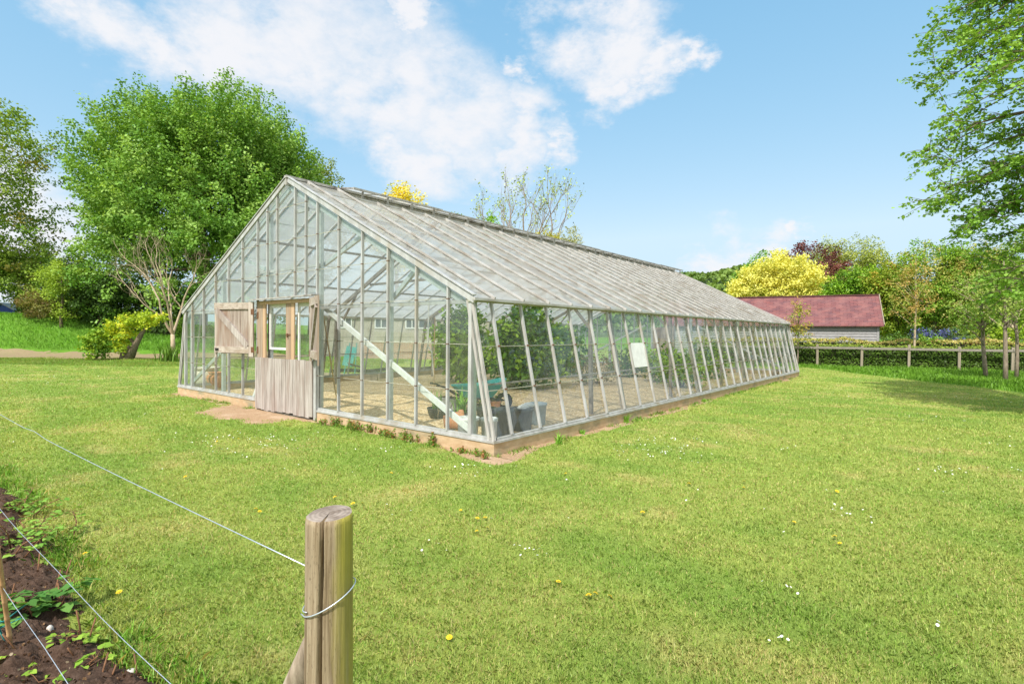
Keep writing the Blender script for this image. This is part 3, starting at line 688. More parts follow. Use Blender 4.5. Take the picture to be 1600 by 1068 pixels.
# upper door leaves, swung open
def leaf_pts(hinge, dr, nr):
    return lambda a, b, z: (hinge[0] + dr[0] * a + nr[0] * b, hinge[1] + dr[1] * a + nr[1] * b, z)
def lbox(m, L, a0, a1, b0, b1, z0, z1, mi=0):
    m.hexa([L(a0, b0, z0), L(a1, b0, z0), L(a1, b1, z0), L(a0, b1, z0), L(a0, b0, z1), L(a1, b0, z1), L(a1, b1, z1), L(a0, b1, z1)], mi)
th = math.radians(20)
for side, (hg, dr, nr, wd) in enumerate((((-DU0 - .02, -.075), (-math.cos(th), -math.sin(th)), (math.sin(th), -math.cos(th)), 1.08),
                                         ((-DU1 - .06, -.085), (math.cos(math.radians(25.5)), -math.sin(math.radians(25.5))), (-math.sin(math.radians(25.5)), -math.cos(math.radians(25.5))), 1.1))):
    L = leaf_pts(hg, dr, nr); z0, z1_ = 1.165, 2.29; m = MB(); n = 7
    for k in range(n): lbox(m, L, .02 + (wd - .02) / n * k + .002, .02 + (wd - .02) / n * (k + 1) - .002, -.012 + rs.rand() * .004, .012, z0 + .02 + rs.rand() * .015, z1_ - .01)
    dr_o = obj('upper_door', m, 'brown_board', GH)
    m = MB(); lbox(m, L, .12, wd, .013, .045, z1_ - .14, z1_); obj('ledge', m, 'grey_board_x', dr_o); m = MB(); lbox(m, L, .12, wd, .013, .045, z0 + .04, z0 + .18); obj('ledge', m, 'grey_board_x', dr_o)
    m = MB(); lbox(m, L, 0, .118, .013, .05, z0 - .03, z1_ + .012); obj('stile', m, 'grey_board', dr_o); m = MB(); lbox(m, L, wd - .03, wd + .012, -.013, .0125, z0 - .06, z1_ + .005); obj('stile', m, 'grey_board', dr_o)
    m = MB(); A_, B_ = V(L(wd - .05, .0325, z1_ - .15)), V(L(.15, .0325, z0 + .19)); up_ = (B_ - A_).cross(V((nr[0], nr[1], 0))); m.bar(A_, B_, .038, .13, up_); obj('brace', m, 'silver_board', dr_o)
    m = MB()
    for z in (z0 + .12, z1_ - .2): m = MB(); lbox(m, L, -.03, .05, .0505, .056, z - .06, z + .06); obj('hinge', m, 'rusty_iron', dr_o)
    if side == 0:
        m = MB(); lbox(m, L, wd - .13, wd - .03, .0455, .052, z0 + .09, z0 + .14); m.tube([L(wd - .12, .06, z0 + .10), L(wd - .08, .075, z0 + .08), L(wd - .05, .06, z0 + .11)], .008); obj('latch', m, 'black_iron', dr_o)
m = MB(); m.box(-gu(452) - .07, -gu(452) + .10, -.042, -.0305, 1.60, 1.63); m.box(-gu(452) + .0, -gu(452) + .03, -.06, -.0425, 1.56, 1.64); obj('door_catch', m, 'rusty_iron', GH)
for z in (1.28, 2.02):
    m = MB(); m.box(-DU0 + .015, -DU0 + .07, -.046, -.0355, z - .07, z + .07); obj('hinge_plate', m, 'rusty_iron', GH)
# wooden door in the far gable
m = MB()
for k in range(6): m.box(-6.4 + k * .17 + .002, -6.4 + (k + 1) * .17 - .002, GL - .09, GL - .055, .04, 2.02)
m.box(-6.46, -6.402, GL - .1, GL - .04, .03, 2.1); m.box(-5.378, -5.32, GL - .1, GL - .04, .03, 2.1); o = obj('back_door', m, 'grey_board', GH)

#SECTION3
# ------------------------------------------------------------------ things inside the greenhouse (gravel level about 0.03)
GZ = .035
def onfloor(px, py): p = G(px, py, GZ); return V((p.x, p.y, GZ))
def strap_plant(par, c, n, h, rad, col, wide=.018, seed=0):
    r = np.random.RandomState(seed); vs = []; cs = []
    for k in range(n):
        a = r.rand() * 6.28; lean = .15 + .55 * r.rand(); L = h * (.6 + .5 * r.rand()); base = np.array([c[0] + rad * r.normal() * .5, c[1] + rad * r.normal() * .5, c[2]])
        dx = np.array([math.cos(a), math.sin(a), 0]); sd_ = np.array([-math.sin(a), math.cos(a), 0]); pts = []
        for t in (0, .35, .7, 1): pts.append(base + dx * L * lean * t * t + np.array([0, 0, L * (t - .35 * lean * t * t)]))
        cc = np.array(col) * (.7 + .6 * r.rand())
        for i in range(3):
            w0, w1 = wide * (1 - .8 * (i / 3) ** 2), wide * (1 - .95 * ((i + 1) / 3) ** 2)
            vs.append([pts[i] - sd_ * w0, pts[i] + sd_ * w0, pts[i + 1] + sd_ * w1, pts[i + 1] - sd_ * w1]); cs.append(cc)
    return npmesh('foliage', np.array(vs), 4, 'leaf', np.array(cs), par)
def pot(name, label, px, py, r, h, mat, prof=None, group=None, fill=True, plant=None, tilt=0):
    c = onfloor(px, py); c.z -= .01
    o = thing(name, label, 'plant pot' if 'pot' in name or 'bowl' in name else 'container', c, group); m = MB()
    pr = prof or [(.78, 0), (.80, .02), (.93, .86), (1.0, .87), (1.02, .99), (.97, 1.0), (.93, .97), (.90, .85)]
    m.lathe([(r * a, h * b) for a, b in pr], c, 28); b = obj('body', m, mat, o, smooth=False)
    for p_ in b.data.polygons: p_.use_smooth = len(p_.vertices) == 4
    if fill:
        m = MB(); m.lathe([(r * .5, h * .80), (r * .90, h * .84), (r * .4, h * .87), (.005, h * .88)], c, 20); obj('potting_soil', m, 'compost', o)
    if plant: strap_plant(o, (c.x, c.y, c.z + h * .82), plant[0], plant[1], r * .5, plant[2], .012, int(px))
    return o
BOWL = [(.55, 0), (.75, .12), (.95, .55), (1.0, .85), (1.04, .9), (1.04, 1.0), (.97, 1.0), (.93, .9), (.85, .7)]
pot('planter_bowl', 'dark green glazed bowl tied with pale rope, holding strappy leaves', 684, 653, .20, .22, 'black_plastic', BOWL, plant=(26, .42, lin(110, 150, 60)))
c = onfloor(684, 653); m = MB(); a_ = (CAM - c); a_.z = 0; a_.normalize(); sd_ = V((-a_.y, a_.x, 0))
m.tube([c + a_ * .205 + V((0, 0, .21)), c + a_ * .212 + V((0, 0, .15)) + sd_ * .01, c + a_ * .18 + V((0, 0, .06)), c + a_ * .16 + V((0, 0, .0)) + sd_ * .012], .007, 6); m.tube([c + a_ * .20 + V((0, 0, .2)), c + a_ * .21 + sd_ * .05 + V((0, 0, .16))], .006, 6); tag(obj('rope', m, 'rope', None, c), 'pale rope hanging down the front of the dark green bowl', 'rope')
pot('planter_bowl', 'wide black bowl with mossy rim behind the white pots', 722, 660, .23, .22, 'black_plastic', BOWL, plant=(40, .50, lin(120, 165, 60)))
pot('plant_pot', 'ribbed white pot with a wide lip standing in the near glasshouse corner', 731, 693, .17, .41, 'white_plastic')
pot('plant_pot', 'taller white pot standing beside the raking corner bar', 764, 693, .13, .40, 'white_plastic')
pot('plant_pot', 'big dusty black plastic pot nearest the raking corner bar', 789, 681, .17, .46, 'dusty_black_plastic')
pot('plant_pot', 'big dusty black plastic pot with a white bag lying on it', 815, 672, .20, .40, 'dusty_black_plastic')
pot('plant_pot', 'blue grey plastic tub at the far end of the black pots', 840, 662, .17, .40, 'blue_grey_tub')
pot('plant_pot', 'black pot half hidden behind the two white pots', 760, 664, .19, .33, 'black_plastic')
c = onfloor(818, 672); m = MB()
for k in range(3): 
    q = c + V((.03 * k - .02, .04 * k, .365 + .02 * k)); m.lathe([(.02, -.035), (.085, -.01), (.10, .02), (.07, .055), (.015, .07)], q, 10)
tag(obj('crumpled_bag', m, 'white_plastic', None, c + V((0, 0, .33)), True), 'crumpled white bag resting on top of a black pot', 'bag')
# grey trough
c = onfloor(703, 641); m = MB(); x, y, z = c; q = .27
m.hexa([(x - q * .9, y - .11, z), (x + q * .9, y - .11, z), (x + q * .9, y + .11, z), (x - q * .9, y + .11, z), (x - q, y - .14, z + .25), (x + q, y - .14, z + .25), (x + q, y + .14, z + .25), (x - q, y + .14, z + .25)])
m.box(x - q - .012, x + q + .012, y - .152, y + .152, z + .2505, z + .275)
o = thing('trough', 'rectangular grey planting trough behind the dark bowls', 'trough', c); obj('body', m, 'grey_tub', o); m = MB(); m.box(x - q + .02, x + q - .02, y - .13, y + .13, z + .2755, z + .285); obj('potting_soil', m, 'compost', o)
# terracotta pot on its side
c = onfloor(709, 671); m = MB(); m.lathe([(.10, -.17), (.155, .10), (.175, .105), (.175, .17), (.155, .17), (.135, .10), (.09, -.14)], (0, 0, 0), 24, 0, False); m.face([(.10 * math.cos(t), .10 * math.sin(t), -.17) for t in np.linspace(0, 2 * math.pi, 24, endpoint=False)])
ax = V((.62, .78, .08)).normalized(); qt = ax.to_track_quat('Z', 'Y'); m.v = [tuple(qt @ V(p) + c + V((0, 0, .155))) for p in m.v]
o = obj('terracotta_pot', m, 'terracotta', None, c); tag(o, 'terracotta pot lying on its side behind the diagonal brace', 'plant pot')
for p_ in o.data.polygons: p_.use_smooth = len(p_.vertices) == 4
m = MB(); c = onfloor(772, 640); m.lathe([(.12, 0), (.14, .16), (.155, .165), (.155, .2), (.13, .2), (.11, .1)], c, 20); tag(obj('terracotta_pot', m, 'terracotta', None, c), 'small terracotta pot beyond the black pots by the wheelbarrow', 'plant pot')
# left corner pots
pot('stone_jar', 'large pale stoneware jar with a thick rim in the far left corner', 324, 606, .34, .62, 'stoneware', [(.62, 0), (.82, .1), (.98, .4), (1.0, .68), (.92, .8), (.80, .85), (.80, .88), (.98, .90), (1.0, .97), (.95, 1.0), (.78, .98), (.72, .88)], fill=False)
pot('urn', 'tall orange terracotta urn beside the pale stoneware jar', 339, 608, .27, .50, 'terracotta', [(.5, 0), (.6, .04), (.86, .4), (1.0, .68), (.9, .82), (.72, .88), (.72, .93), (.84, .95), (.84, 1.0), (.66, .99), (.6, .88)], fill=False)
c = onfloor(391, 624); m = MB(); x, y, z = c; m.hexa([(x - .16, y + .1, z), (x + .16, y + .1, z), (x + .16, y + .13, z), (x - .16, y + .13, z), (x - .14, y + .24, z + .42), (x + .16, y + .24, z + .42), (x + .16, y + .27, z + .42), (x - .14, y + .27, z + .42)]); tag(obj('board', m, 'white_plastic', None, c), 'white board leaning inside the glass beside the door', 'board')
# wheelbarrow
c = onfloor(745, 641); o = thing('wheelbarrow', 'teal plastic wheelbarrow with its handles pointing left', 'wheelbarrow', c)
ax = (RT * .93 + _fw * .37).normalized(); sd_ = V((-ax.y, ax.x, 0))
def wb(a, b, z): return c + ax * a + sd_ * b + V((0, 0, z))
m = MB(); rim = [(-.52, -.24, .55), (.12, -.34, .56), (.58, -.25, .66), (.66, 0, .68), (.58, .25, .66), (.12, .34, .56), (-.52, .24, .55), (-.57, 0, .55)]; bot = [(-.28, -.16, .28), (.08, -.2, .27), (.30, -.16, .29), (.34, 0, .30), (.30, .16, .29), (.08, .2, .27), (-.28, .16, .28), (-.31, 0, .28)]
inn = [(a * .95, b * .93, z - .01) for a, b, z in rim]; ib = [(a * .95, b * .93, z + .02) for a, b, z in bot]
for k in range(8):
    j = (k + 1) % 8; m.face([wb(*bot[k]), wb(*bot[j]), wb(*rim[j]), wb(*rim[k])]); m.face([wb(*rim[k]), wb(*rim[j]), wb(*inn[j]), wb(*inn[k])]); m.face([wb(*inn[k]), wb(*inn[j]), wb(*ib[j]), wb(*ib[k])])
m.face([wb(*p) for p in reversed(bot)]); m.face([wb(*p) for p in ib]); obj('tray', m, 'teal_plastic', o)
for s_ in (-1, 1):
    m = MB(); m.tube([wb(.62, .07 * s_, .2), wb(.3, .17 * s_, .25), wb(-.35, .26 * s_, .30), wb(-.8, .28 * s_, .56), wb(-.95, .28 * s_, .58)], .016, 8); obj('handle', m, 'black_iron', o)
    m = MB(); m.tube([wb(-.25, .25 * s_, .29), wb(-.42, .24 * s_, .0), wb(-.3, .24 * s_, .0), wb(-.05, .23 * s_, .27)], .014, 8); obj('leg', m, 'black_iron', o)
m = MB(); wc = wb(.62, 0, .18); n_ = 20
for k in range(n_):
    t0, t1 = 2 * math.pi * k / n_, 2 * math.pi * (k + 1) / n_
    f = lambda t, r, b: wc + ax * (r * math.cos(t)) + V((0, 0, r * math.sin(t))) + sd_ * b
    m.hexa([f(t0, .10, -.03), f(t1, .10, -.03), f(t1, .10, .03), f(t0, .10, .03), f(t0, .18, -.04), f(t1, .18, -.04), f(t1, .18, .04), f(t0, .18, .04)])
obj('wheel', m, 'rubber', o)
# broom leaning on the gable post
b0 = V((-gu(521, .3), .42, GZ)); b1 = V((-gu(506, .2), .19, 2.0)); o = thing('broom', 'long wooden broom handle leaning against a gable post by the door', 'broom', b0)
m = MB(); m.tube([b0 + V((0, 0, .1)), b1], .014, 8); obj('handle', m, 'handle_wood', o); m = MB(); m.box(b0.x - .14, b0.x + .14, b0.y - .03, b0.y + .03, GZ + .06, GZ + .11); obj('head', m, 'handle_wood', o); m = MB(); m.hexa([(b0.x - .15, b0.y - .04, GZ), (b0.x + .15, b0.y - .04, GZ), (b0.x + .15, b0.y + .04, GZ), (b0.x - .15, b0.y + .04, GZ), (b0.x - .13, b0.y - .025, GZ + .06), (b0.x + .13, b0.y - .025, GZ + .06), (b0.x + .13, b0.y + .025, GZ + .06), (b0.x - .13, b0.y + .025, GZ + .06)]); obj('bristles', m, 'rusty_iron', o)
# timber bed edging along the far side
ed = [((505, 590), (590, 594)), ((592, 592), (662, 584)), ((664, 584), (742, 582))]
for k, (a, b) in enumerate(ed):
    p, q = onfloor(*a), onfloor(*b); m = MB(); m.bar(p + V((0, 0, .09)), q + V((0, 0, .09)), .06, .20)
    m.bar(p + (q - p) * .3 + V((0, -.06, -.02)), p + (q - p) * .3 + V((0, -.06, .19)), .05, .05)
    tag(obj('sleeper', m, 'sleeper', None, p), ['warped weathered board edging the gravel, left of the others', 'weathered board edging the gravel, middle of three in a row', 'weathered board edging the gravel, under the big leafy shrub'][k], 'board')
p, q = onfloor(515, 586), onfloor(735, 577); m = MB()
pts = [p + (q - p) * t + V((0, 0, .14 + .03 * math.sin(t * 19))) for t in np.linspace(0, 1, 24)]
for i in range(23): m.bar(pts[i], pts[i + 1], .02, .14)
tag(obj('edging_strip', m, 'black_plastic', None, p), 'wavy black plastic edging strip behind the weathered boards', 'edging')

def shrub(name, label, base, R, n_cl, n_lf, leaf, pal, cat='shrub', group=None, stems=5, seed=1, hollow=.45, spray=(.5, .22), upb=.3, zc=.55, stemmat='bark', stem_r=.03, gap=.0, trans=None, drop=0.0):
    r = np.random.RandomState(seed); base = V(base); o = thing(name, label, cat, base, group)
    c = np.array([base.x, base.y, base.z + R[2] * zc * 2 * .95])
    cl = crown_clumps(r, c, np.array([R[0], R[1], R[2]]), n_cl, hollow, gap, seed)
    cl = cl[cl[:, 2] > base.z + .04 * R[2]]
    crown_leaves(o, r, cl, c, n_lf, spray, leaf, pal, upb, drop)
    m = MB()
    for k in range(stems):
        e = cl[r.randint(len(cl))]; e = c + (e - c) * .8; a = base + V((r.normal() * .06 * R[0], r.normal() * .06 * R[1], -.05)); mid = V(((a.x + e[0]) / 2 + r.normal() * .1 * R[0], (a.y + e[1]) / 2 + r.normal() * .1 * R[1], a.z + (e[2] - a.z) * .6))
        m.tube([a, a.lerp(mid, .5) + V((0, 0, .05 * R[2])), mid, V(e)], [stem_r, stem_r * .8, stem_r * .55, stem_r * .15], 7)
    obj('stem', m, stemmat, o, smooth=True); return o
def crown_clumps(r, c, R, n, hollow, gap, seed):
    d = unit(r.normal(size=(n, 3))); u = r.rand(n, 1); rr = hollow + (1 - hollow) * u ** .6
    mlt = .68 + .55 * n3(d * 1.0, .55, seed)[:, None]; mlt *= .86 + .28 * n3(d, .22, seed + 3)[:, None]
    p = c + d * R * rr * mlt
    if gap > 0: p = p[n3(p, float(np.mean(R)) * .36, seed + 5) > gap]
    return p
def crown_leaves(o, r, cl, c, n_lf, spray, leaf, pal, upb=.3, drop=0.0, name='crown'):
    n = len(cl); out = unit(cl - c); ax = unit(out * .8 + np.array([0, 0, upb]) + r.normal(size=(n, 3)) * .35)
    t = r.rand(n, n_lf, 1) - .4; pos = cl[:, None, :] + ax[:, None, :] * t * spray[0] + r.normal(size=(n, n_lf, 3)) * spray[1] * (1 - .45 * (t + .4)) * np.array([1, 1, .6])
    pos[:, :, 2] -= drop * (t[:, :, 0] + .4) ** 2
    nor = unit(r.normal(size=(n, n_lf, 3)) * .75 + np.array([0, 0, .8]) + out[:, None, :] * .35)
    k = r.rand(n, 1, 1); pal = [np.array(p) for p in pal]; cc = pal[0] * (1 - k) + pal[1] * k
    if len(pal) > 2: sel = (r.rand(n, 1, 1) < .22); cc = np.where(sel, pal[2], cc)
    cc = cc * (.84 + .32 * r.rand(n, n_lf, 1))
    sz = leaf * (.7 + .6 * r.rand(n * n_lf, 1))
    return leaves(name, pos.reshape(-1, 3), nor.reshape(-1, 3), sz, np.broadcast_to(cc, (n, n_lf, 3)).reshape(-1, 3), o, rng=r)
LG, MG, DG_ = lin(150, 182, 60), lin(104, 142, 46), lin(66, 100, 36)
shrub('fig_shrub', 'big bright green leafy shrub inside the glass behind the wheelbarrow', onfloor(722, 597), (.95, .95, 1.30), 130, 26, .15, (MG, LG, DG_), seed=11, spray=(.4, .2), zc=.5)
shrub('fig_shrub', 'largest dark leafy shrub pressed behind the first side panes', onfloor(822, 606), (1.15, 1.05, 1.30), 170, 28, .14, (DG_, MG, LG), seed=12, spray=(.45, .2), zc=.52)
shrub('fig_shrub', 'bushy shrub inside, between the largest shrub and the white panel', onfloor(884, 588), (.8, .8, 1.0), 80, 24, .13, (DG_, MG, LG), seed=13, spray=(.45, .22), zc=.52)
shrub('shrub', 'low brownish twiggy shrub inside below the white panel', onfloor(935, 600), (.7, .7, .5), 60, 16, .08, (lin(120, 110, 60), lin(140, 125, 75), lin(90, 110, 50)), seed=14, spray=(.35, .16))
shrub('shrub', 'medium green shrub inside just right of the white panel', onfloor(985, 588), (.7, .7, .62), 50, 22, .12, (MG, DG_, LG), seed=15, zc=.52)
shrub('shrub', 'loose green shrub inside under the middle of the long eave', onfloor(1035, 596), (.7, .6, .55), 45, 22, .12, (MG, DG_, LG), seed=16, zc=.52)
shrub('shrub', 'low green shrub inside close to the side sill', onfloor(1062, 604), (.7, .6, .5), 50, 20, .10, (MG, LG, DG_), seed=17)
shrub('shrub', 'green shrub inside near the far end of the side glass', onfloor(1105, 590), (.7, .7, .6), 50, 20, .11, (MG, DG_, LG), seed=18, zc=.52)
shrub('weed_clump', 'grassy weeds growing through the gravel beside the trough', onfloor(752, 634), (.5, .4, .16), 40, 14, .06, (lin(140, 140, 80), lin(110, 130, 60)), 'weeds', seed=19)
# green folded chair leaning against the far glass
c = onfloor(545, 592); o = thing('garden_chair', 'folded green garden chair leaning inside the far glass', 'chair', c)
for s_ in (-.2, .2):
    m = MB(); m.tube([c + RT * s_, c + RT * (s_ * .6 + .05) + _fw * .35 + V((0, 0, 1.25))], .018, 6); obj('leg', m, 'teal_plastic', o)
m = MB(); m.bar(c + RT * -.1 + _fw * .12 + V((0, 0, .45)), c + RT * .02 + _fw * .30 + V((0, 0, 1.12)), .36, .03, -_fw); obj('backrest', m, 'teal_plastic', o)
m = MB(); m.bar(c + RT * -.1 + _fw * .16 + V((0, 0, .55)), c + RT * .42 + V((0, 0, .42)), .05, .05); obj('armrest', m, 'black_iron', o)
# hanging white hose / string by the far shrub and a bare bamboo stake
c = onfloor(678, 604); m = MB(); m.tube([c, c + V((.0, 0, 1.2)), c + V((.03, 0, 2.1))], .016, 6); tag(obj('bamboo_stake', m, 'handle_wood', None, c), 'thin bare bamboo stake standing in the gravel left of the shrub', 'stake')
c = D(669, 535, 17.0); m = MB(); m.tube([c + V((0, 0, -.3)) + RT * .12, c + V((0, 0, -.12)), c + V((0, 0, .5)), c + V((.02, 0, 1.2))], .025, 6); c2 = V((c.x, c.y, c.z - .3))
m.tube([c + V((0, 0, -.3)) + RT * .12, V((c.x + RT.x * .2, c.y + RT.y * .2, GZ))], .02, 6); tag(obj('hose', m, 'white_plastic', None, V((c.x, c.y, GZ))), 'pale hose hanging from the roof left of the bright green shrub', 'hose')

#SECTION4
# ------------------------------------------------------------------ trees
def tree(name, label, px, d, top, rpx, low, pal, n_cl=300, n_lf=40, leaf=.2, spray=(1.2, .4), seed=1, depth=1.0, upb=.3, hollow=.5, gap=.0, trunk=.25,
         limbs=22, group=None, cat='tree', mat='bark', lobes=4, drop=0.0, trunk_px=None, skirt=0.0):
    r = np.random.RandomState(seed); b = D(trunk_px or px, 520, d); b.z = 0; b.z = hz(b); leaf *= .74; n_lf = int(n_lf * 1.75)
    zt = D(px, top, d).z; zl = max(D(px, low, d).z, b.z + .2); R = np.array([rpx * d / F_PX, rpx * d / F_PX * depth, (zt - zl) / 2])
    cc = D(px, 520, d); c = np.array([cc.x, cc.y, (zt + zl) / 2])
    o = thing(name, label, cat, (b.x, b.y, b.z), group)
    cl = crown_clumps(r, c, R, int(n_cl * .62), hollow, gap, seed)
    for k in range(lobes):                       # uneven outline: side lobes
        a = r.rand() * 6.28; e = r.uniform(-.35, .75); q = c + R * np.array([math.cos(a) * .62 * math.cos(e), math.sin(a) * .62 * math.cos(e), math.sin(e) * .68])
        cl = np.concatenate([cl, crown_clumps(r, q, R * r.uniform(.36, .5), int(n_cl * .38 / lobes), .4, gap, seed + k + 1)])
    # crown bounds in the picture stay what was asked for
    rel = (cl - c) / R; f = np.maximum(1, np.linalg.norm(rel, axis=1, keepdims=True) / 1.0); rel = rel / f
    if skirt: q = np.clip(-rel[:, 2:3], 0, .93); rel[:, :2] *= 1 + skirt * (1 / np.sqrt(1 - q * q) - 1)
    cl = c + rel * R
    crown_leaves(o, r, cl, c, n_lf, spray, leaf, pal, upb, drop)
    m = MB(); tp = V((c[0], c[1], c[2] + R[2] * .45)); tr = [b + V((0, 0, -.15))]
    for t in (.12, .3, .5, .75, 1): tr.append(b.lerp(tp, t) + V((r.normal() * .02 * R[2], r.normal() * .02 * R[2], 0)))
    m.tube(tr, [trunk * 1.25, trunk, trunk * .85, trunk * .65, trunk * .4, trunk * .12], 9)
    for k in range(limbs):
        e = V(cl[r.randint(len(cl))]); e = V(c).lerp(e, .93); t = r.uniform(.22, .9); a = b.lerp(tp, t)
        a.z = min(a.z, e.z - .1 * R[2]) if e.z - .1 * R[2] > b.z + .3 * (zl - b.z) else a.z
        tt = max(0.05, min(1, (a.z - b.z) / max(.1, tp.z - b.z))); a = b.lerp(tp, tt); md = a.lerp(e, .5) + V((r.normal() * .06, r.normal() * .06, -.06)) * float(R[2]) * .8
        rad = trunk * .5 * (1.1 - .6 * tt); m.tube([a, a.lerp(md, .5), md, md.lerp(e, .55) + V((0, 0, .03 * R[2])), e], [rad, rad * .75, rad * .5, rad * .3, rad * .08], 6)
    obj('trunk', m, mat, o, smooth=True); return o
def bare_tree(name, label, base, h, spread, seed, mat, levels=5, trunk=.1, leafc=None, n_leaf=0, leaf=.08, up=.55, forks=1, cat='tree', lo=.18, fan=.55):
    r = np.random.RandomState(seed); base = V(base); o = thing(name, label, cat, base); m = MB(); tips = []
    def br(p, d, L, rad, lv):
        pts = [p]; q = V(p); dd = V(d); n = 4
        for k in range(n):
            dd = (dd + V((r.normal(), r.normal(), r.normal())) * .12 + V((0, 0, up * .14))).normalized(); q = q + dd * (L / n); pts.append(V(q))
        m.tube(pts, [rad * (1 - .11 * k) for k in range(n + 1)] if lv else [rad * (1 - .2 * k) for k in range(n + 1)], 7 if lv > 2 else 5, 0, lv == 0)
        if lv <= 1: tips.extend([pts[2], pts[3], pts[4]])
        if lv == 0: return
        for j in range(r.randint(2, 4) if lv > 1 else r.randint(3, 5)):
            i = n if j == 0 else r.randint(2, n + 1); a = r.rand() * 6.28; f = fan * (.6 + .8 * r.rand()) * (.5 if j == 0 else 1)
            side = dd.orthogonal().normalized(); side.rotate(__import__('mathutils').Quaternion(dd, a))
            br(pts[i], (dd * math.cos(f) + side * math.sin(f) * spread).normalized(), L * (.62 + .22 * r.rand()), rad * (.62 if j == 0 else .48), lv - 1)
    if forks == 1: br(base + V((0, 0, -.1)), V((0, 0, 1)), h * .30, trunk, levels)
    else:
        st = base + V((0, 0, h * lo)); m.tube([base + V((0, 0, -.1)), base.lerp(st, .5) + V((.03, 0, 0)), st], [trunk * 1.3, trunk * 1.05, trunk], 9)
        for k in range(forks):
            a = 6.28 * k / forks + r.rand(); s_ = RT * math.cos(a) + _fw * math.sin(a) * .7; br(st, (V((0, 0, 1)) + s_ * spread * .55).normalized(), h * .26, trunk * .72, levels - 1)
    obj('trunk', m, mat, o, smooth=True)
    if n_leaf:
        ti = np.array([tuple(t) for t in tips]); p = ti[r.randint(len(ti), size=n_leaf)] + r.normal(size=(n_leaf, 3)) * leaf * .9
        cs = np.array(leafc[0]) * (1 - r.rand(n_leaf, 1)) + np.array(leafc[1]) * r.rand(n_leaf, 1); leaves('crown', p, r.normal(size=(n_leaf, 3)) + [0, 0, .6], leaf * (.7 + .6 * r.rand(n_leaf, 1)), cs, o, rng=r)
    return o
def gr(px, d):
    p = D(px, 520, d); p.z = 0; p.z = hz(p); return p
A1 = lambda *c: lin(*c)
# big lime and its neighbours, left
tree('lime_tree', 'huge spreading lime tree rising behind the left of the glasshouse', 314, 46, 140, 200, 530, (A1(92, 132, 54), A1(124, 158, 70), A1(146, 176, 92)), 2500, 60, .27, (2.3, .38), 21, .8, .55, .5, .24, .42, 14, lobes=10, skirt=.95)
tree('lime_tree', 'olive green tree crown showing just left of the ridge behind the huge lime', 486, 56, 222, 64, 500, (A1(112, 130, 60), A1(140, 152, 84)), 320, 34, .28, (1.3, .45), 22, 1, .5, .4, .25, .3, 16)
tree('oak_tree', 'bronze tinged open oak cut by the left edge of the picture', -62, 47, 122, 150, 486, (A1(104, 134, 50), A1(138, 158, 64), A1(126, 122, 54)), 950, 38, .30, (1.6, .5), 23, .9, .3, .35, .30, .25, 20, lobes=7, trunk_px=-90)
tree('oak_tree', 'lower limbs of a pale young oak standing in front of the dark conifer', 40, 48, 380, 70, 488, (A1(126, 156, 66), A1(152, 176, 82), A1(138, 146, 74)), 380, 36, .24, (1.1, .36), 24, .9, .2, .3, .25, .07, 6, skirt=.95)
tree('small_tree', 'small bright green tree right above the dark undergrowth on the bank', 96, 40, 396, 34, 500, (A1(132, 158, 56), A1(150, 172, 70)), 90, 30, .17, (.7, .3), 25, .9, .2, .4, .2, .1, 8)
tree('conifer', 'dark narrow conifer beside the huge lime tree', 112, 44, 396, 34, 500, (A1(54, 80, 48), A1(76, 104, 58)), 200, 34, .20, (.8, .25), 26, .9, -.1, .3, .0, .2, 10, drop=.3)
tree('conifer', 'dark spreading yew under the left side of the lime', 158, 42, 420, 44, 500, (A1(62, 88, 46), A1(88, 116, 58)), 200, 34, .20, (.8, .28), 27, .9, .0, .3, .0, .2, 10, drop=.3)
shrub('thicket', 'brown and green thicket at the top of the bank', gr(62, 41), (2.6, 1.2, 1.0), 120, 30, .13, (A1(112, 96, 60), A1(120, 128, 62), A1(86, 84, 50)), 'shrub', seed=28)
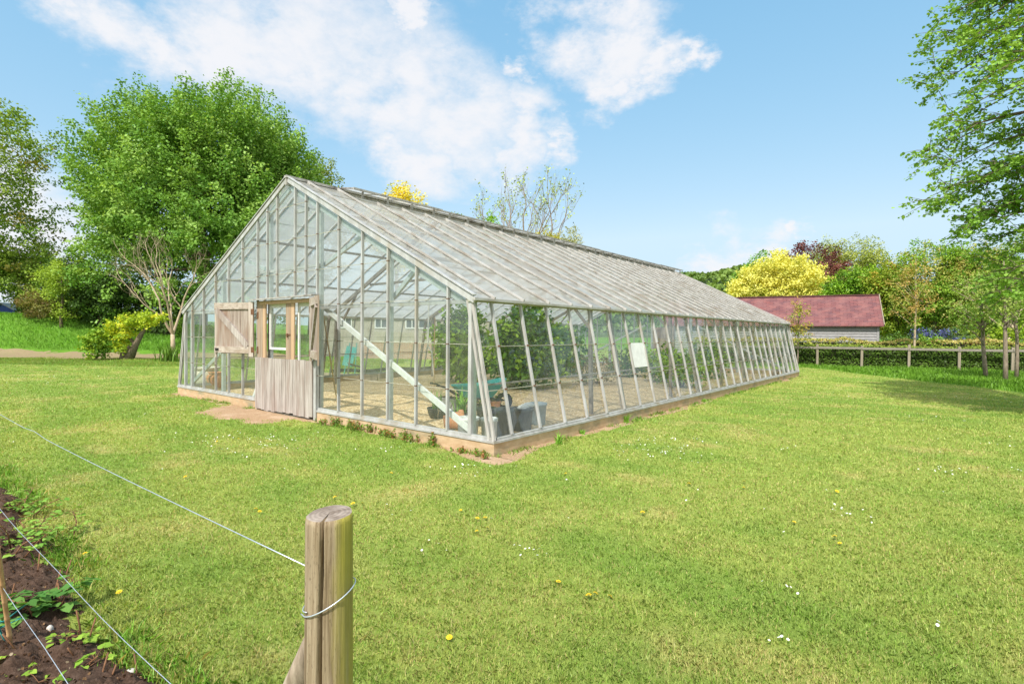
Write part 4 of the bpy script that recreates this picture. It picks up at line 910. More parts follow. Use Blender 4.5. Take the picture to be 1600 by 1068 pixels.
# hedge on the bank
shrub('laurel', 'dark laurel undergrowth at the foot of the huge lime, behind the bare tree', gr(262, 45), (3.4, 1.6, 1.9), 150, 34, .18, (A1(70, 100, 50), A1(100, 134, 62), A1(120, 150, 72)), 'bush', seed=130, spray=(.8, .3))
shrub('laurel', 'dark undergrowth at the foot of the huge lime beside the yew', gr(196, 46.5), (2.8, 1.6, 1.7), 130, 34, .18, (A1(66, 94, 48), A1(94, 126, 60), A1(112, 142, 70)), 'bush', seed=131, spray=(.8, .3))
shrub('holly', 'dull green bush on the bank between the pale oak and the conifer', gr(118, 43), (2.0, 1.3, 1.5), 110, 32, .16, (A1(84, 106, 56), A1(112, 134, 66), A1(124, 124, 72)), 'bush', seed=132, spray=(.7, .28))
def hedge(name, label, pts, w_, h, pal, n, leaf, seed, cat='hedge', wob=.06, hs=None):
    r = np.random.RandomState(seed); pts = [V(p) for p in pts]; o = thing(name, label, cat, pts[0]); m = MB()
    seg = [(pts[i], pts[i + 1]) for i in range(len(pts) - 1)]; Ls = [(b - a).length for a, b in seg]
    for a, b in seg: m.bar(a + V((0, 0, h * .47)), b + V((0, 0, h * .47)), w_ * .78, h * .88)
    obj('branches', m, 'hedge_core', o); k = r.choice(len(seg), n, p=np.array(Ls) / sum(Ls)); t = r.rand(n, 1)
    A_ = np.array([tuple(seg[i][0]) for i in k]); B_ = np.array([tuple(seg[i][1]) for i in k]); p = A_ * (1 - t) + B_ * t; dr = unit(B_ - A_); sd2 = np.stack([-dr[:, 1], dr[:, 0], 0 * dr[:, 0]], 1)
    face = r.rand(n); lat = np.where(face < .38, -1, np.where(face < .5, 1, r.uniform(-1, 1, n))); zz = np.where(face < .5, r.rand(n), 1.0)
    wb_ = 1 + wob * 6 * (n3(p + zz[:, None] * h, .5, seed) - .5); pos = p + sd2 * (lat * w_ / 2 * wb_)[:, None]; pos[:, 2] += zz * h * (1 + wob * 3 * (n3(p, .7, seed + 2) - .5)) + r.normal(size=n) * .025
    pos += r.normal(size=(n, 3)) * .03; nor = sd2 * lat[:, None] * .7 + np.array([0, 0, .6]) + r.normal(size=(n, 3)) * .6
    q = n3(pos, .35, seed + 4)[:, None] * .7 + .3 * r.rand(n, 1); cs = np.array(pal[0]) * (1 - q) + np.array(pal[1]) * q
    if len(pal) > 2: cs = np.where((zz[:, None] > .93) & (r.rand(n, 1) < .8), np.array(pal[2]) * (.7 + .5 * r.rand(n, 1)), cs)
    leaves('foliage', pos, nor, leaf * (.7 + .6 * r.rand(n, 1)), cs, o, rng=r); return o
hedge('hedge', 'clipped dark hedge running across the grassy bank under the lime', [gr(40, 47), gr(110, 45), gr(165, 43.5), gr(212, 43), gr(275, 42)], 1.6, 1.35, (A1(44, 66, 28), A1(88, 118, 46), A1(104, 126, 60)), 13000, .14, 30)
bare_tree('bare_tree', 'pale leafless tree with many upswept branches left of the glasshouse', gr(270, 36), 9.2, 1.25, 33, 'dead_bark', 6, .13, forks=4, lo=.13, fan=.5, up=.42)
# golden elder and neighbour
b = gr(200, 30); r_ = np.random.RandomState(35); o = thing('elder_bush', 'yellow green elder bush on a leaning trunk by the track', 'bush', b)
YG = (A1(168, 182, 50), A1(132, 158, 48), A1(198, 200, 66)); cc = np.array(D(206, 515, 30)); cl = np.concatenate([crown_clumps(r_, np.array(D(*q, 30)), np.array(rr), n, .3, .3, 36 + i) for i, (q, rr, n) in enumerate((((214, 503), (1.3, 1.0, .42), 60), ((190, 522), (1.0, .9, .42), 45), ((240, 500), (.7, .7, .42), 30), ((178, 512), (.5, .5, .3), 14), ((196, 540), (.5, .5, .28), 14)))])
crown_leaves(o, r_, cl, cc, 34, (.45, .15), .12, YG, .3); m = MB(); e = D(232, 505, 30)
m.tube([b + V((0, 0, -.1)), b.lerp(e, .35) + V((.05, 0, .1)), b.lerp(e, .7) + V((.1, 0, .15)), e], [.27, .17, .11, .03], 9); m.tube([b.lerp(e, .35) + V((.05, 0, .1)), D(196, 520, 30), D(180, 508, 30)], [.11, .06, .02], 7); m.tube([b + RT * -.25, b + RT * -.2 + V((0, 0, .35)), b + RT * .1 + V((0, 0, .75))], [.22, .2, .1], 8)
obj('trunk', m, 'bark', o, smooth=True)
shrub('elder_bush', 'small upright green bush left of the leaning elder', gr(150, 29.5), (.75, .65, .75), 70, 30, .12, (A1(104, 140, 46), A1(150, 170, 56), A1(80, 112, 40)), 'bush', seed=38, spray=(.45, .16))
o = thing('grass_tuft', 'dark spiky tuft of day lily leaves beside the path', 'plant', gr(264, 29)); strap_plant(o, tuple(gr(264, 29)), 90, 1.0, .55, A1(92, 120, 46), .03, 4)
shrub('low_bush', 'rounded dark bush under the pale leafless tree', gr(292, 40), (1.3, 1, .8), 70, 30, .14, (A1(70, 100, 36), A1(108, 140, 50)), 'bush', seed=39)
# little shed far left
b = gr(4, 52); b.z -= .3; o = thing('shed', 'small blue shed with a pale roof beyond the bank at far left', 'shed', b); zt = D(8, 474, 52).z; hw = 1.9; cx_ = D(4, 480, 52)
def sp_(a, q, z): return V((cx_.x, cx_.y, 0)) + RT * a + _fw * q + V((0, 0, z))
ze = zt - 1.0; m = MB(); m.hexa([sp_(-hw, 0, b.z), sp_(hw, 0, b.z), sp_(hw, 4, b.z), sp_(-hw, 4, b.z), sp_(-hw, 0, ze), sp_(hw, 0, ze), sp_(hw, 4, ze), sp_(-hw, 4, ze)])
for q in (0.001, 3.999): m.face([sp_(-hw, q, ze), sp_(hw, q, ze), sp_(0, q, zt - .03)])
obj('wall', m, 'blue_paint', o)
for s_ in (-1, 1): m = MB(); m.hexa([sp_(s_ * (hw + .25), -.25, ze - .1), sp_(0, -.25, zt), sp_(0, 4.2, zt), sp_(s_ * (hw + .25), 4.2, ze - .1), sp_(s_ * (hw + .25), -.25, ze - .02), sp_(0, -.25, zt + .09), sp_(0, 4.2, zt + .09), sp_(s_ * (hw + .25), 4.2, ze - .02)]); obj('roof', m, 'pale_felt', o)
# house seen through the glass
hb = XD(-13.5, 36.5); hr = (XD(-1.5, 36.0) - hb); hr.z = 0; hr.normalize(); hn = V((-hr.y, hr.x, 0)); HB = hb
def hp(a, q, z): return HB + hr * a + hn * q + V((0, 0, z))
o = thing('house', 'long low rendered house with white framed windows seen through the greenhouse', 'house', HB)
m = MB(); m.hexa([hp(0, 0, -.2), hp(13, 0, -.2), hp(13, 5, -.2), hp(0, 5, -.2), hp(0, 0, 2.9), hp(13, 0, 2.9), hp(13, 5, 2.9), hp(0, 5, 2.9)]); obj('wall', m, 'render_wall', o)
m = MB(); m.hexa([hp(-.3, -.35, 2.86), hp(13.3, -.35, 2.86), hp(13.3, 2.5, 4.6), hp(-.3, 2.5, 4.6), hp(-.3, -.35, 2.96), hp(13.3, -.35, 2.96), hp(13.3, 2.5, 4.7), hp(-.3, 2.5, 4.7)]); m.hexa([hp(-.3, 5.35, 2.86), hp(13.3, 5.35, 2.86), hp(13.3, 2.502, 4.6), hp(-.3, 2.502, 4.6), hp(-.3, 5.35, 2.96), hp(13.3, 5.35, 2.96), hp(13.3, 2.502, 4.7), hp(-.3, 2.502, 4.7)]); obj('roof', m, 'slate', o)
for px in (596, 644, 664, 540):
    rr_ = ray(px, 505); t = ((HB - CAM).dot(hn)) / rr_.dot(hn); a = ((CAM + rr_ * t) - HB).dot(hr); m = MB()
    for (a0, a1, z0, z1) in ((-.45, .45, 1.92, 2.0), (-.45, .45, 2.62, 2.7), (-.45, -.38, 2.0, 2.62), (.38, .45, 2.0, 2.62), (-.03, .03, 2.0, 2.62)): m.hexa([hp(a + a0, -.05, z0), hp(a + a1, -.05, z0), hp(a + a1, .02, z0), hp(a + a0, .02, z0), hp(a + a0, -.05, z1), hp(a + a1, -.05, z1), hp(a + a1, .02, z1), hp(a + a0, .02, z1)])
    wo_ = obj('window', m, 'white_paint', o); m = MB(); m.face([hp(a - .38, -.012, 2.0), hp(a + .38, -.012, 2.0), hp(a + .38, -.012, 2.62), hp(a - .38, -.012, 2.62)]); obj('pane', m, 'window_dark', wo_)
p0, p1 = XD(-9.6, 34.0), XD(-4.6, 33.6); m = MB(); d_ = (p1 - p0); L_ = d_.length; d_.normalize(); q_ = V((-d_.y, d_.x, 0)) * .11
def bw(a, s_, z): return p0 + d_ * a + q_ * s_ + V((0, 0, z))
for s_ in (-1, 1): m.face([bw(0, s_, -.1), bw(L_, s_, -.1), bw(L_, s_, 1.05), bw(0, s_, 1.05)], 0, [(0, 0), (L_, 0), (L_, 1.15), (0, 1.15)])
for a in (0, L_): m.face([bw(a, -1, -.1), bw(a, 1, -.1), bw(a, 1, 1.05), bw(a, -1, 1.05)], 0, [(0, 0), (.22, 0), (.22, 1.15), (0, 1.15)])
o = obj('brick_wall', m, 'brickwork', None, p0); tag(o, 'low red brick garden wall in front of the rendered house', 'wall'); m = MB(); m.bar(p0 + V((0, 0, 1.085)), p1 + V((0, 0, 1.085)), .30, .07); obj('coping', m, 'stone_pale', o)

# behind the roof
tree('golden_tree', 'golden yellow tree top showing over the front of the ridge', 620, 54, 294, 56, 420, (A1(206, 190, 66), A1(222, 206, 88), A1(160, 170, 60)), 330, 30, .26, (1.0, .4), 41, .8, .3, .45, .2, .25, 8)
tree('flowering_tree', 'small green tree with white blossom peeping over the ridge', 712, 54, 334, 24, 400, (A1(120, 150, 60), A1(150, 170, 100), A1(225, 225, 205)), 120, 28, .22, (.8, .3), 42, .8, .3, .4, .2, .16, 8)
tree('flowering_tree', 'fresh green tree rising over the ridge just left of the sparse tree', 768, 53, 338, 20, 420, (A1(122, 165, 42), A1(146, 180, 60)), 150, 26, .22, (1.0, .3), 43, .8, .6, .4, .25, .16, 10)
bare_tree('sparse_tree', 'sparse tree just coming into leaf behind the middle of the ridge', gr(826, 52), 18.0, .8, 47, 'sapling_bark', 6, .26, (A1(150, 165, 80), A1(170, 180, 100)), 1300, .18, .55, 4, lo=.22, fan=.40)
tree('olive_tree', 'olive yellow bush top just over the ridge under the sparse tree', 850, 50, 362, 32, 420, (A1(150, 150, 66), A1(174, 168, 84)), 130, 24, .2, (.8, .35), 44, .8, .4, .4, .2, .12, 6)
tree('pale_tree', 'pale wispy tree top at the right of the sparse tree', 892, 52, 356, 14, 410, (A1(160, 162, 110), A1(178, 176, 130)), 60, 22, .18, (.9, .2), 45, .8, .7, .4, .3, .1, 8)
tree('small_conifer', 'dark tip of a distant conifer over the far end of the ridge vents', 1053, 66, 412, 7, 500, (A1(70, 95, 60), A1(92, 115, 76)), 60, 20, .2, (.5, .16), 46, .8, .2, .3, .0, .1, 4)
# right background
tree('golden_maple', 'big rounded golden yellow maple above the red barn roof', 1213, 49, 398, 67, 500, (A1(204, 200, 98), A1(220, 216, 124), A1(172, 176, 82)), 620, 36, .24, (1.0, .34), 51, .9, .3, .5, .27, .25, 20, lobes=7)
tree('green_tree', 'mid green tree behind the left shoulder of the golden maple', 1186, 58, 398, 38, 500, (A1(92, 140, 44), A1(118, 160, 56)), 240, 30, .26, (1.1, .4), 52, .8, .3, .4, .2, .25, 8)
tree('copper_beech', 'dark purple copper beech behind the golden maple', 1262, 60, 384, 60, 490, (A1(84, 48, 56), A1(112, 68, 72), A1(132, 84, 78)), 420, 30, .26, (1.1, .38), 53, .8, .3, .5, .24, .3, 14)
tree('willow_tree', 'pale tall willow right of the copper beech with sky showing through', 1296, 68, 372, 24, 462, (A1(140, 152, 78), A1(168, 174, 104)), 170, 26, .26, (1.1, .4), 54, .9, .5, .3, .3, .2, 18)
tree('willow_tree', 'broad pale willow behind the right half of the barn roof', 1346, 66, 370, 40, 500, (A1(142, 154, 72), A1(166, 172, 96)), 300, 28, .26, (1.1, .4), 55, .9, .5, .3, .26, .25, 18)
tree('willow_tree', 'far pale treetop just behind the copper beech crown', 1276, 74, 372, 18, 500, (A1(140, 150, 84), A1(160, 166, 104)), 90, 26, .28, (1.0, .4), 56, .9, .5, .3, .26, .2, 8)
tree('field_maple', 'bright green tree right behind the gable end of the barn', 1352, 43, 418, 60, 520, (A1(104, 148, 42), A1(140, 172, 58), A1(88, 124, 42)), 460, 34, .20, (.8, .3), 57, .8, .2, .45, .18, .2, 16, skirt=.8)
tree('field_maple', 'yellow green tree between the barn and the tall sapling', 1404, 40, 392, 50, 548, (A1(122, 150, 48), A1(152, 166, 62), A1(170, 150, 64)), 330, 34, .18, (.8, .28), 58, .8, .3, .45, .22, .16, 16, skirt=.8)
tree('hawthorn', 'dense green tree above the blue flowering bush', 1462, 37, 372, 62, 520, (A1(104, 146, 48), A1(140, 168, 64), A1(160, 160, 80)), 460, 34, .17, (.75, .28), 59, .8, .3, .45, .2, .18, 16, skirt=.8)
tree('hawthorn', 'leafy tree behind the group of slim trunks', 1535, 35, 376, 60, 550, (A1(112, 148, 52), A1(150, 166, 74), A1(166, 156, 96)), 420, 34, .16, (.75, .26), 60, .8, .3, .45, .24, .16, 20, skirt=.8)
tree('hawthorn', 'leafy tree at the right edge behind the hedge', 1618, 33, 360, 72, 550, (A1(110, 146, 50), A1(140, 164, 66)), 420, 34, .16, (.75, .28), 61, .8, .3, .45, .22, .16, 16, skirt=.8)
bare_tree('twiggy_tree', 'grey twiggy tree with long bare side branches at the right edge', gr(1575, 31), 6.3, 1.15, 62, 'pale_bark', 5, .11, (A1(150, 150, 90), A1(170, 165, 110)), 900, .09, .15, 3, lo=.3, fan=.7)
for (nm, lb, px, d, R_, pal, sd__) in (('ceanothus', 'blue flowering bush behind the right hand hedge', 1470, 31.5, (1.35, .8, 1.0), (A1(78, 84, 136), A1(102, 108, 160), A1(88, 118, 64)), 63),
        ('ceanothus', 'small blue flowering bush nearest the tall sapling', 1444, 32.5, (.62, .5, 1.05), (A1(80, 86, 138), A1(102, 108, 162), A1(84, 112, 62)), 64),
        ('laurel', 'bright green bush between the blue flowers and the hedge', 1452, 29.8, (.8, .5, .75), (A1(110, 150, 50), A1(146, 176, 72)), 65),
        ('laurel', 'yellow green bush behind the slim trunks', 1580, 29.0, (1.1, .7, 1.1), (A1(120, 152, 40), A1(156, 178, 60)), 66),
        ('laurel', 'dark green bush behind the hedge right of the barn corner', 1400, 33.0, (1.2, .8, .8), (A1(76, 110, 44), A1(110, 140, 62)), 67),
        ('berberis', 'reddish bush behind the hedge left of the slim trunks', 1528, 29.2, (.8, .5, .72), (A1(160, 118, 80), A1(150, 150, 84)), 68)):
    shrub(nm, lb, gr(px, d), R_, 90, 30, .10, pal, 'bush', seed=sd__, spray=(.35, .14), zc=.62)
# barn
BR, BL = XD(23.2, 34.0), XD(11.5, 40.0); bd = (BL - BR); bd.z = 0; LB = bd.length; bd.normalize(); bn = V((bd.y, -bd.x, 0))
if bn.dot(_fw) < 0: bn = -bn
def bp(a, q, z): return BR + bd * a + bn * q + V((0, 0, z))
EZ, RZ, WB = 2.42, 4.42, 4.4
o = thing('barn', 'long low timber barn with a red tiled roof and silvered boards', 'barn', BR)
m = MB(); nb = 13
for k in range(nb):
    z0, z1 = .05 + (EZ - .1) / nb * k, .05 + (EZ - .1) / nb * (k + 1); m.hexa([bp(.1, -.02, z0), bp(LB, -.02, z0), bp(LB, .05, z0), bp(.1, .05, z0), bp(.1, .012, z1 - .006), bp(LB, .012, z1 - .006), bp(LB, .05, z1 - .006), bp(.1, .05, z1 - .006)])
m.face([bp(.1, .05, 0), bp(.1, WB - .05, 0), bp(.1, WB - .05, EZ), bp(.1, WB / 2, RZ - .12), bp(.1, .05, EZ)]); m.face([bp(LB, .05, 0), bp(LB, WB - .05, 0), bp(LB, WB - .05, EZ), bp(LB, WB / 2, RZ - .12), bp(LB, .05, EZ)]); m.face([bp(.1, WB - .05, 0), bp(LB, WB - .05, 0), bp(LB, WB - .05, EZ), bp(.1, WB - .05, EZ)])
m.hexa([bp(0, -.03, 0), bp(.13, -.03, 0), bp(.13, .04, 0), bp(0, .04, 0), bp(0, -.03, EZ - .05), bp(.13, -.03, EZ - .05), bp(.13, .04, EZ - .05), bp(0, .04, EZ - .05)]); m.hexa([bp(4.5, -.04, 0), bp(4.6, -.04, 0), bp(4.6, -.022, 0), bp(4.5, -.022, 0), bp(4.5, -.04, EZ - .05), bp(4.6, -.04, EZ - .05), bp(4.6, -.022, EZ - .05), bp(4.5, -.022, EZ - .05)])
obj('wall', m, 'barn_board', o)
sl = math.hypot(WB / 2 + .3, RZ - EZ)
for s_ in (0, 1):
    m = MB(); q0, q1 = (-.3, WB / 2) if not s_ else (WB + .3, WB / 2)
    m.face([bp(-.2, q0, EZ - .05), bp(LB + .2, q0, EZ - .05), bp(LB + .2, q1, RZ), bp(-.2, q1, RZ)], 0, [(0, 0), (LB + .4, 0), (LB + .4, sl), (0, sl)]); m.face([bp(-.2, q0, EZ - .13), bp(LB + .2, q0, EZ - .13), bp(LB + .2, q0, EZ - .05), bp(-.2, q0, EZ - .05)], 0, [(0, 0), (LB, 0), (LB, .08), (0, .08)]); m.face([bp(-.2, q0, EZ - .13), bp(LB + .2, q0, EZ - .13), bp(LB + .2, q1, RZ - .08), bp(-.2, q1, RZ - .08)], 0, [(0, 0), (LB + .4, 0), (LB + .4, sl), (0, sl)])
    obj('roof', m, 'red_tiles', o); m = MB(); m.bar(bp(-.22, q0, EZ - .06), bp(-.22, q1 - (.01 if not s_ else -.01), RZ), .05, .16); obj('verge_board', m, 'fence_wood', o)
m = MB(); m.bar(bp(-.2, WB / 2, RZ + .03), bp(LB + .2, WB / 2, RZ + .03), .22, .07); obj('ridge_tiles', m, 'red_tiles', o)
# right hand hedges, post and rail fence
f0, f1 = XD(10.5, 32.0), XD(31.0, 22.7); fd = (f1 - f0).normalized(); fb_ = V((-fd.y, fd.x, 0))
if fb_.dot(_fw) < 0: fb_ = -fb_
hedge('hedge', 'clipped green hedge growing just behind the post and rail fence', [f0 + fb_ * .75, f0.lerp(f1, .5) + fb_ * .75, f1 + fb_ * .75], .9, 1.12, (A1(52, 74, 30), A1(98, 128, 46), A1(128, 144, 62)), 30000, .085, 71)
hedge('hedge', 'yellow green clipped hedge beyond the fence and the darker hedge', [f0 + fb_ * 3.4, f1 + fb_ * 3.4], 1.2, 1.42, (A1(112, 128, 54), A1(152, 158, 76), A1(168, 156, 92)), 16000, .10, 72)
fen = thing('fence', 'weathered post and rail fence along the front of the green hedge', 'fence', f0); step_ = 2.05; k = 0; LF = (f1 - f0).length
while k * step_ < LF:
    p = f0 + fd * (k * step_ + .55) + V((0, 0, 0)); m = MB(); hh = 1.2 + rs.normal() * .025; a, q = fd * .055, fb_ * .05
    m.hexa([p - a - q + V((0, 0, -.2)), p + a - q + V((0, 0, -.2)), p + a + q + V((0, 0, -.2)), p - a + q + V((0, 0, -.2)), p - a - q + V((0, 0, hh)), p + a - q + V((0, 0, hh)), p + a + q + V((0, 0, hh)), p - a + q + V((0, 0, hh))]); obj('post', m, 'fence_wood', fen)
    e = p + fd * (step_ - .012); m = MB(); m.bar(p - fb_ * .07 + V((0, 0, 1.04 + rs.normal() * .008)), e - fb_ * .07 + V((0, 0, 1.04 + rs.normal() * .008)), .038, .115); obj('rail', m, 'rail_wood', fen); k += 1
# saplings in the long grass
def sapling(label, px, py, top, pal, n_cl, rad, seed, lean=0.0, tr=.05, low=.4, leaf=.09, mat='sapling_bark', gap=.25):
    p = G(px, py); p.z = hz(p); d = toXD(p.x, p.y)[1]; zt = D(px, top, d).z; r = np.random.RandomState(seed); o = thing('sapling', label, 'sapling', p)
    c = np.array([p.x + RT.x * lean, p.y + RT.y * lean, p.z + (zt - p.z) * (low + 1) / 2]); R = np.array([rad, rad, (zt - p.z) * (1 - low) / 2])
    cl = crown_clumps(r, c, R, n_cl, .3, gap, seed); crown_leaves(o, r, cl, c, 16, (.4, .13), leaf, pal, .5); m = MB(); top_ = V((c[0], c[1], zt - .1))
    pts = [p + V((0, 0, -.1))] + [p.lerp(top_, t) + V((r.normal() * .03, r.normal() * .03, 0)) for t in (.15, .35, .55, .8, 1)]; m.tube(pts, [tr * 1.15, tr, tr * .85, tr * .7, tr * .4, tr * .15], 8)
    for k in range(16):
        e = V(cl[r.randint(len(cl))]); t = max(.2, min(.92, (e.z - p.z) / (zt - p.z) - .16)); a = p.lerp(top_, t); m.tube([a, a.lerp(e, .5) + V((0, 0, .03)), e], [tr * .35, tr * .2, tr * .06], 5)
    obj('trunk', m, mat, o, smooth=True); return o
sapling('thin bronze leaved sapling at the far corner of the glasshouse', 1246, 573, 462, (A1(150, 150, 72), A1(168, 140, 70), A1(120, 140, 56)), 75, .62, 81, .05, .035, .25)
sapling('tall sapling with pale trunk and sparse bronze leaves before the fence', 1428, 576, 402, (A1(158, 152, 80), A1(172, 140, 84), A1(132, 146, 66)), 150, 1.25, 82, .0, .055, .38, .09, 'pale_bark')
sapling('leaning slim tree, leftmost of the three dark trunks in the long grass', 1541, 590, 420, (A1(112, 146, 60), A1(146, 164, 80)), 130, 1.1, 83, -.45, .075, .40)
sapling('slim forked tree, middle of the three dark trunks in the long grass', 1571, 596, 400, (A1(112, 142, 60), A1(150, 160, 84)), 110, 1.1, 84, -.2, .075, .46)
sapling('dark slim tree, rightmost of the three trunks in the long grass', 1588, 592, 405, (A1(110, 140, 60), A1(140, 156, 76)), 110, 1.1, 85, -.15, .065, .46)
# wooded hill beyond
hx = np.arange(-120, 560, 9.0); hd = np.arange(230, 520, 9.0)
def hillz(a, b):
    p = [XD(float(q), float(r)) for q, r in zip(a.ravel(), b.ravel())]; x = np.array([q.x for q in p]).reshape(a.shape); y = np.array([q.y for q in p]).reshape(a.shape)
    z = 40 * np.exp(-((a - 150) / 150) ** 2) * sst(240, 330, b) + 22 * np.exp(-((a - 420) / 170) ** 2) * sst(240, 330, b)
    return x, y, z - 3 + 5 * (fbm(a, b, 22, 3, 91) - .5) * sst(4, 12, z)
sheet('hills', 'hill_wood', hx, hd, hillz)

a_, b_ = r_.uniform(-120, 560, 60000), r_.uniform(250, 420, 60000); x_, y_, z_ = hillz(a_, b_); kk = (z_ > 2) ; x_, y_, z_ = x_[kk], y_[kk], z_[kk]; n_ = len(x_)
bl = n2(x_, y_, 9, 5); P4 = np.stack([x_, y_, z_ + bl * 6 + r_.rand(n_) * 1.5 - 1], 1); k = (n2(x_, y_, 13, 8)[:, None] * .7 + .3 * r_.rand(n_, 1))
tag(leaves('hillside_wood', P4, r_.normal(size=(n_, 3)) + [0, 0, .9], 2.2 * (.6 + .7 * r_.rand(n_, 1)), np.array(A1(84, 112, 56)) * (1 - k) + np.array(A1(128, 150, 76)) * k, None, None, 'leaf', .8, None, r_), 'far wood of treetops covering the hill on the horizon', 'wood', kind='stuff')
# close tree overhanging from the right
r = np.random.RandomState(101); tb = XD(12.0, 10.5); tb.z = hz(tb); o = thing('lime_tree', 'close lime tree whose leafy branches hang in from the right edge', 'tree', tb)
m = MB(); m.tube([tb + V((0, 0, -.2)), tb + V((.05, 0, 1.5)), tb + V((0, .1, 4)), tb + V((.1, 0, 7.5)), tb + V((0, 0, 13))], [.30, .22, .18, .12, .03], 10)
tw = []
for k in range(92):
    z = 2.6 + 9.6 * ((k * .618034) % 1.0) if k < 66 else r.uniform(2.7, 12.0); a = r.uniform(0, 6.28); L = (1.0 - abs(z - 7.2) / 11.5) * r.uniform(2.7, 4.1)
    if k < 66: a = math.pi + r.uniform(-1.1, .9)
    dr = RT * math.cos(a) + _fw * math.sin(a); p = tb + V((0, 0, z)); pts = [p]; q = V(p); up = .55
    for s_ in range(7):
        q = q + (dr + V((r.normal() * .12, r.normal() * .12, up))).normalized() * (L / 7); up -= .20; pts.append(V(q))
    m.tube(pts, [.055, .045, .036, .028, .021, .015, .010, .004], 6)
    for s_ in range(2, 8):
        for j in range(r.randint(3, 6)):
            c0 = pts[min(s_, 7)]; d2 = (dr * r.uniform(-.1, 1.0) + V((-dr.y, dr.x, 0)) * r.normal() * .7 + V((0, 0, r.uniform(-.45, .35)))).normalized(); e = c0 + d2 * r.uniform(.35, .8); m.tube([c0, c0.lerp(e, .5) + V((0, 0, .03)), e], [.008, .006, .002], 4); tw.append((c0, e))
obj('trunk', m, 'bark', o, smooth=True); pos = []; axs = []
for c0, e in tw:
    for j in range(24):
        t = r.uniform(.15, 1.05); p = c0.lerp(e, t); sd = (e - c0).normalized(); pos.append((p.x + r.normal() * .05, p.y + r.normal() * .05, p.z - abs(r.normal()) * .05)); axs.append((sd.x + r.normal() * .7, sd.y + r.normal() * .7, sd.z - .5 + r.normal() * .3))
pos = np.array(pos); n_ = len(pos); k = n3(pos, .8, 5)[:, None] * .6 + .4 * r.rand(n_, 1)
leaves('crown', pos, r.normal(size=(n_, 3)) * .6 + [0, 0, .9], .068 * (.65 + .6 * r.rand(n_, 1)), np.array(A1(100, 144, 56)) * (1 - k) + np.array(A1(148, 180, 84)) * k, o, aspect=.85, axis=np.array(axs), rng=r)

#SECTION5
# ------------------------------------------------------------------ grass
def blades(x, y, z, L, w, lean, col, r):
    n = len(x); a = r.rand(n) * 6.283; ld = np.stack([np.cos(a), np.sin(a), np.zeros(n)], 1); b_ = a + 1.57 + r.normal(size=n) * .6
    sd = np.stack([np.cos(b_), np.sin(b_), np.zeros(n)], 1) * (w / 2)[:, None]; p = np.stack([x, y, z - .004], 1); up = np.array([0, 0, 1.0])
    s, c = np.sin(lean)[:, None], np.cos(lean)[:, None]; m_ = p + (ld * s * .40 + up * c * .62) * L[:, None]; tip = p + (ld * (s * 1.05) + up * (c * .92)) * L[:, None]
    return np.stack([p - sd, p + sd, m_ + sd * .75, tip, m_ - sd * .75], 1), col
r = np.random.RandomState(201); n = 1150000
q = r.uniform(-1.3, 1.85, n); d = np.exp(r.uniform(math.log(1.6), math.log(31), n)); X = q * d
x = CAM.x + RT.x * X + _fw.x * d; y = CAM.y + RT.y * X + _fw.y * d
ta, tb_ = bed_t(x, y); e = tb_ - bed_edge(ta); inbed = (e > .0 + .05 * r.normal(size=n)) & (tb_ < 3.4) & (ta > -2.6) & (ta < 6.5)
keep = ~in_house(x, y, .03) & ~inbed & (rough_mask(x, y) < .5)
pb = np.maximum(plinth_patch(x, y) / .12, door_patch(x, y) / .22); keep &= (r.rand(n) > np.clip(pb + .15, 0, 1) * 1.0)
clump = fbm(x, y, .09, 2, 205); keep &= clump + r.rand(n) * .5 > .36
x, y, d, e, clump = x[keep], y[keep], d[keep], e[keep], clump[keep]; n = len(x)
tc_ = turf_colour(x, y); k = r.rand(n, 1); straw = np.array(lin(205, 190, 130)); fresh = np.array(lin(122, 160, 58))
dryness = sst(.45, .75, fbm(x, y, .8, 4, 45))[:, None]
col = tc_ * np.array([1.05, 1.0, 1.10]) * (.78 + .58 * r.rand(n, 1)) * 1.18; col = np.where(k < .05 + .15 * dryness, straw * (.55 + .4 * r.rand(n, 1)), col); col = np.where(k > .88, fresh * (.85 + .4 * r.rand(n, 1)), col)
edge = np.exp(-np.clip(-e, 0, 9) / .16); L = (.017 + .021 * r.rand(n)) * (1 + .2 * sst(4, 12, d)) * (.7 + .7 * clump) * (1 + 1.7 * edge * r.rand(n))
ln = np.clip(r.normal(.75, .38, n), .05, 1.35); w = .0029 * np.maximum(d, 2.2) / 2.6 * (.7 + .6 * r.rand(n))
vv, cc = blades(x, y, hgt(x, y), L, w, ln, col, r)
tag(npmesh('lawn_grass', vv, 5, 'grass_blade', cc), 'short mown grass blades of the lawn', 'grass', kind='stuff')
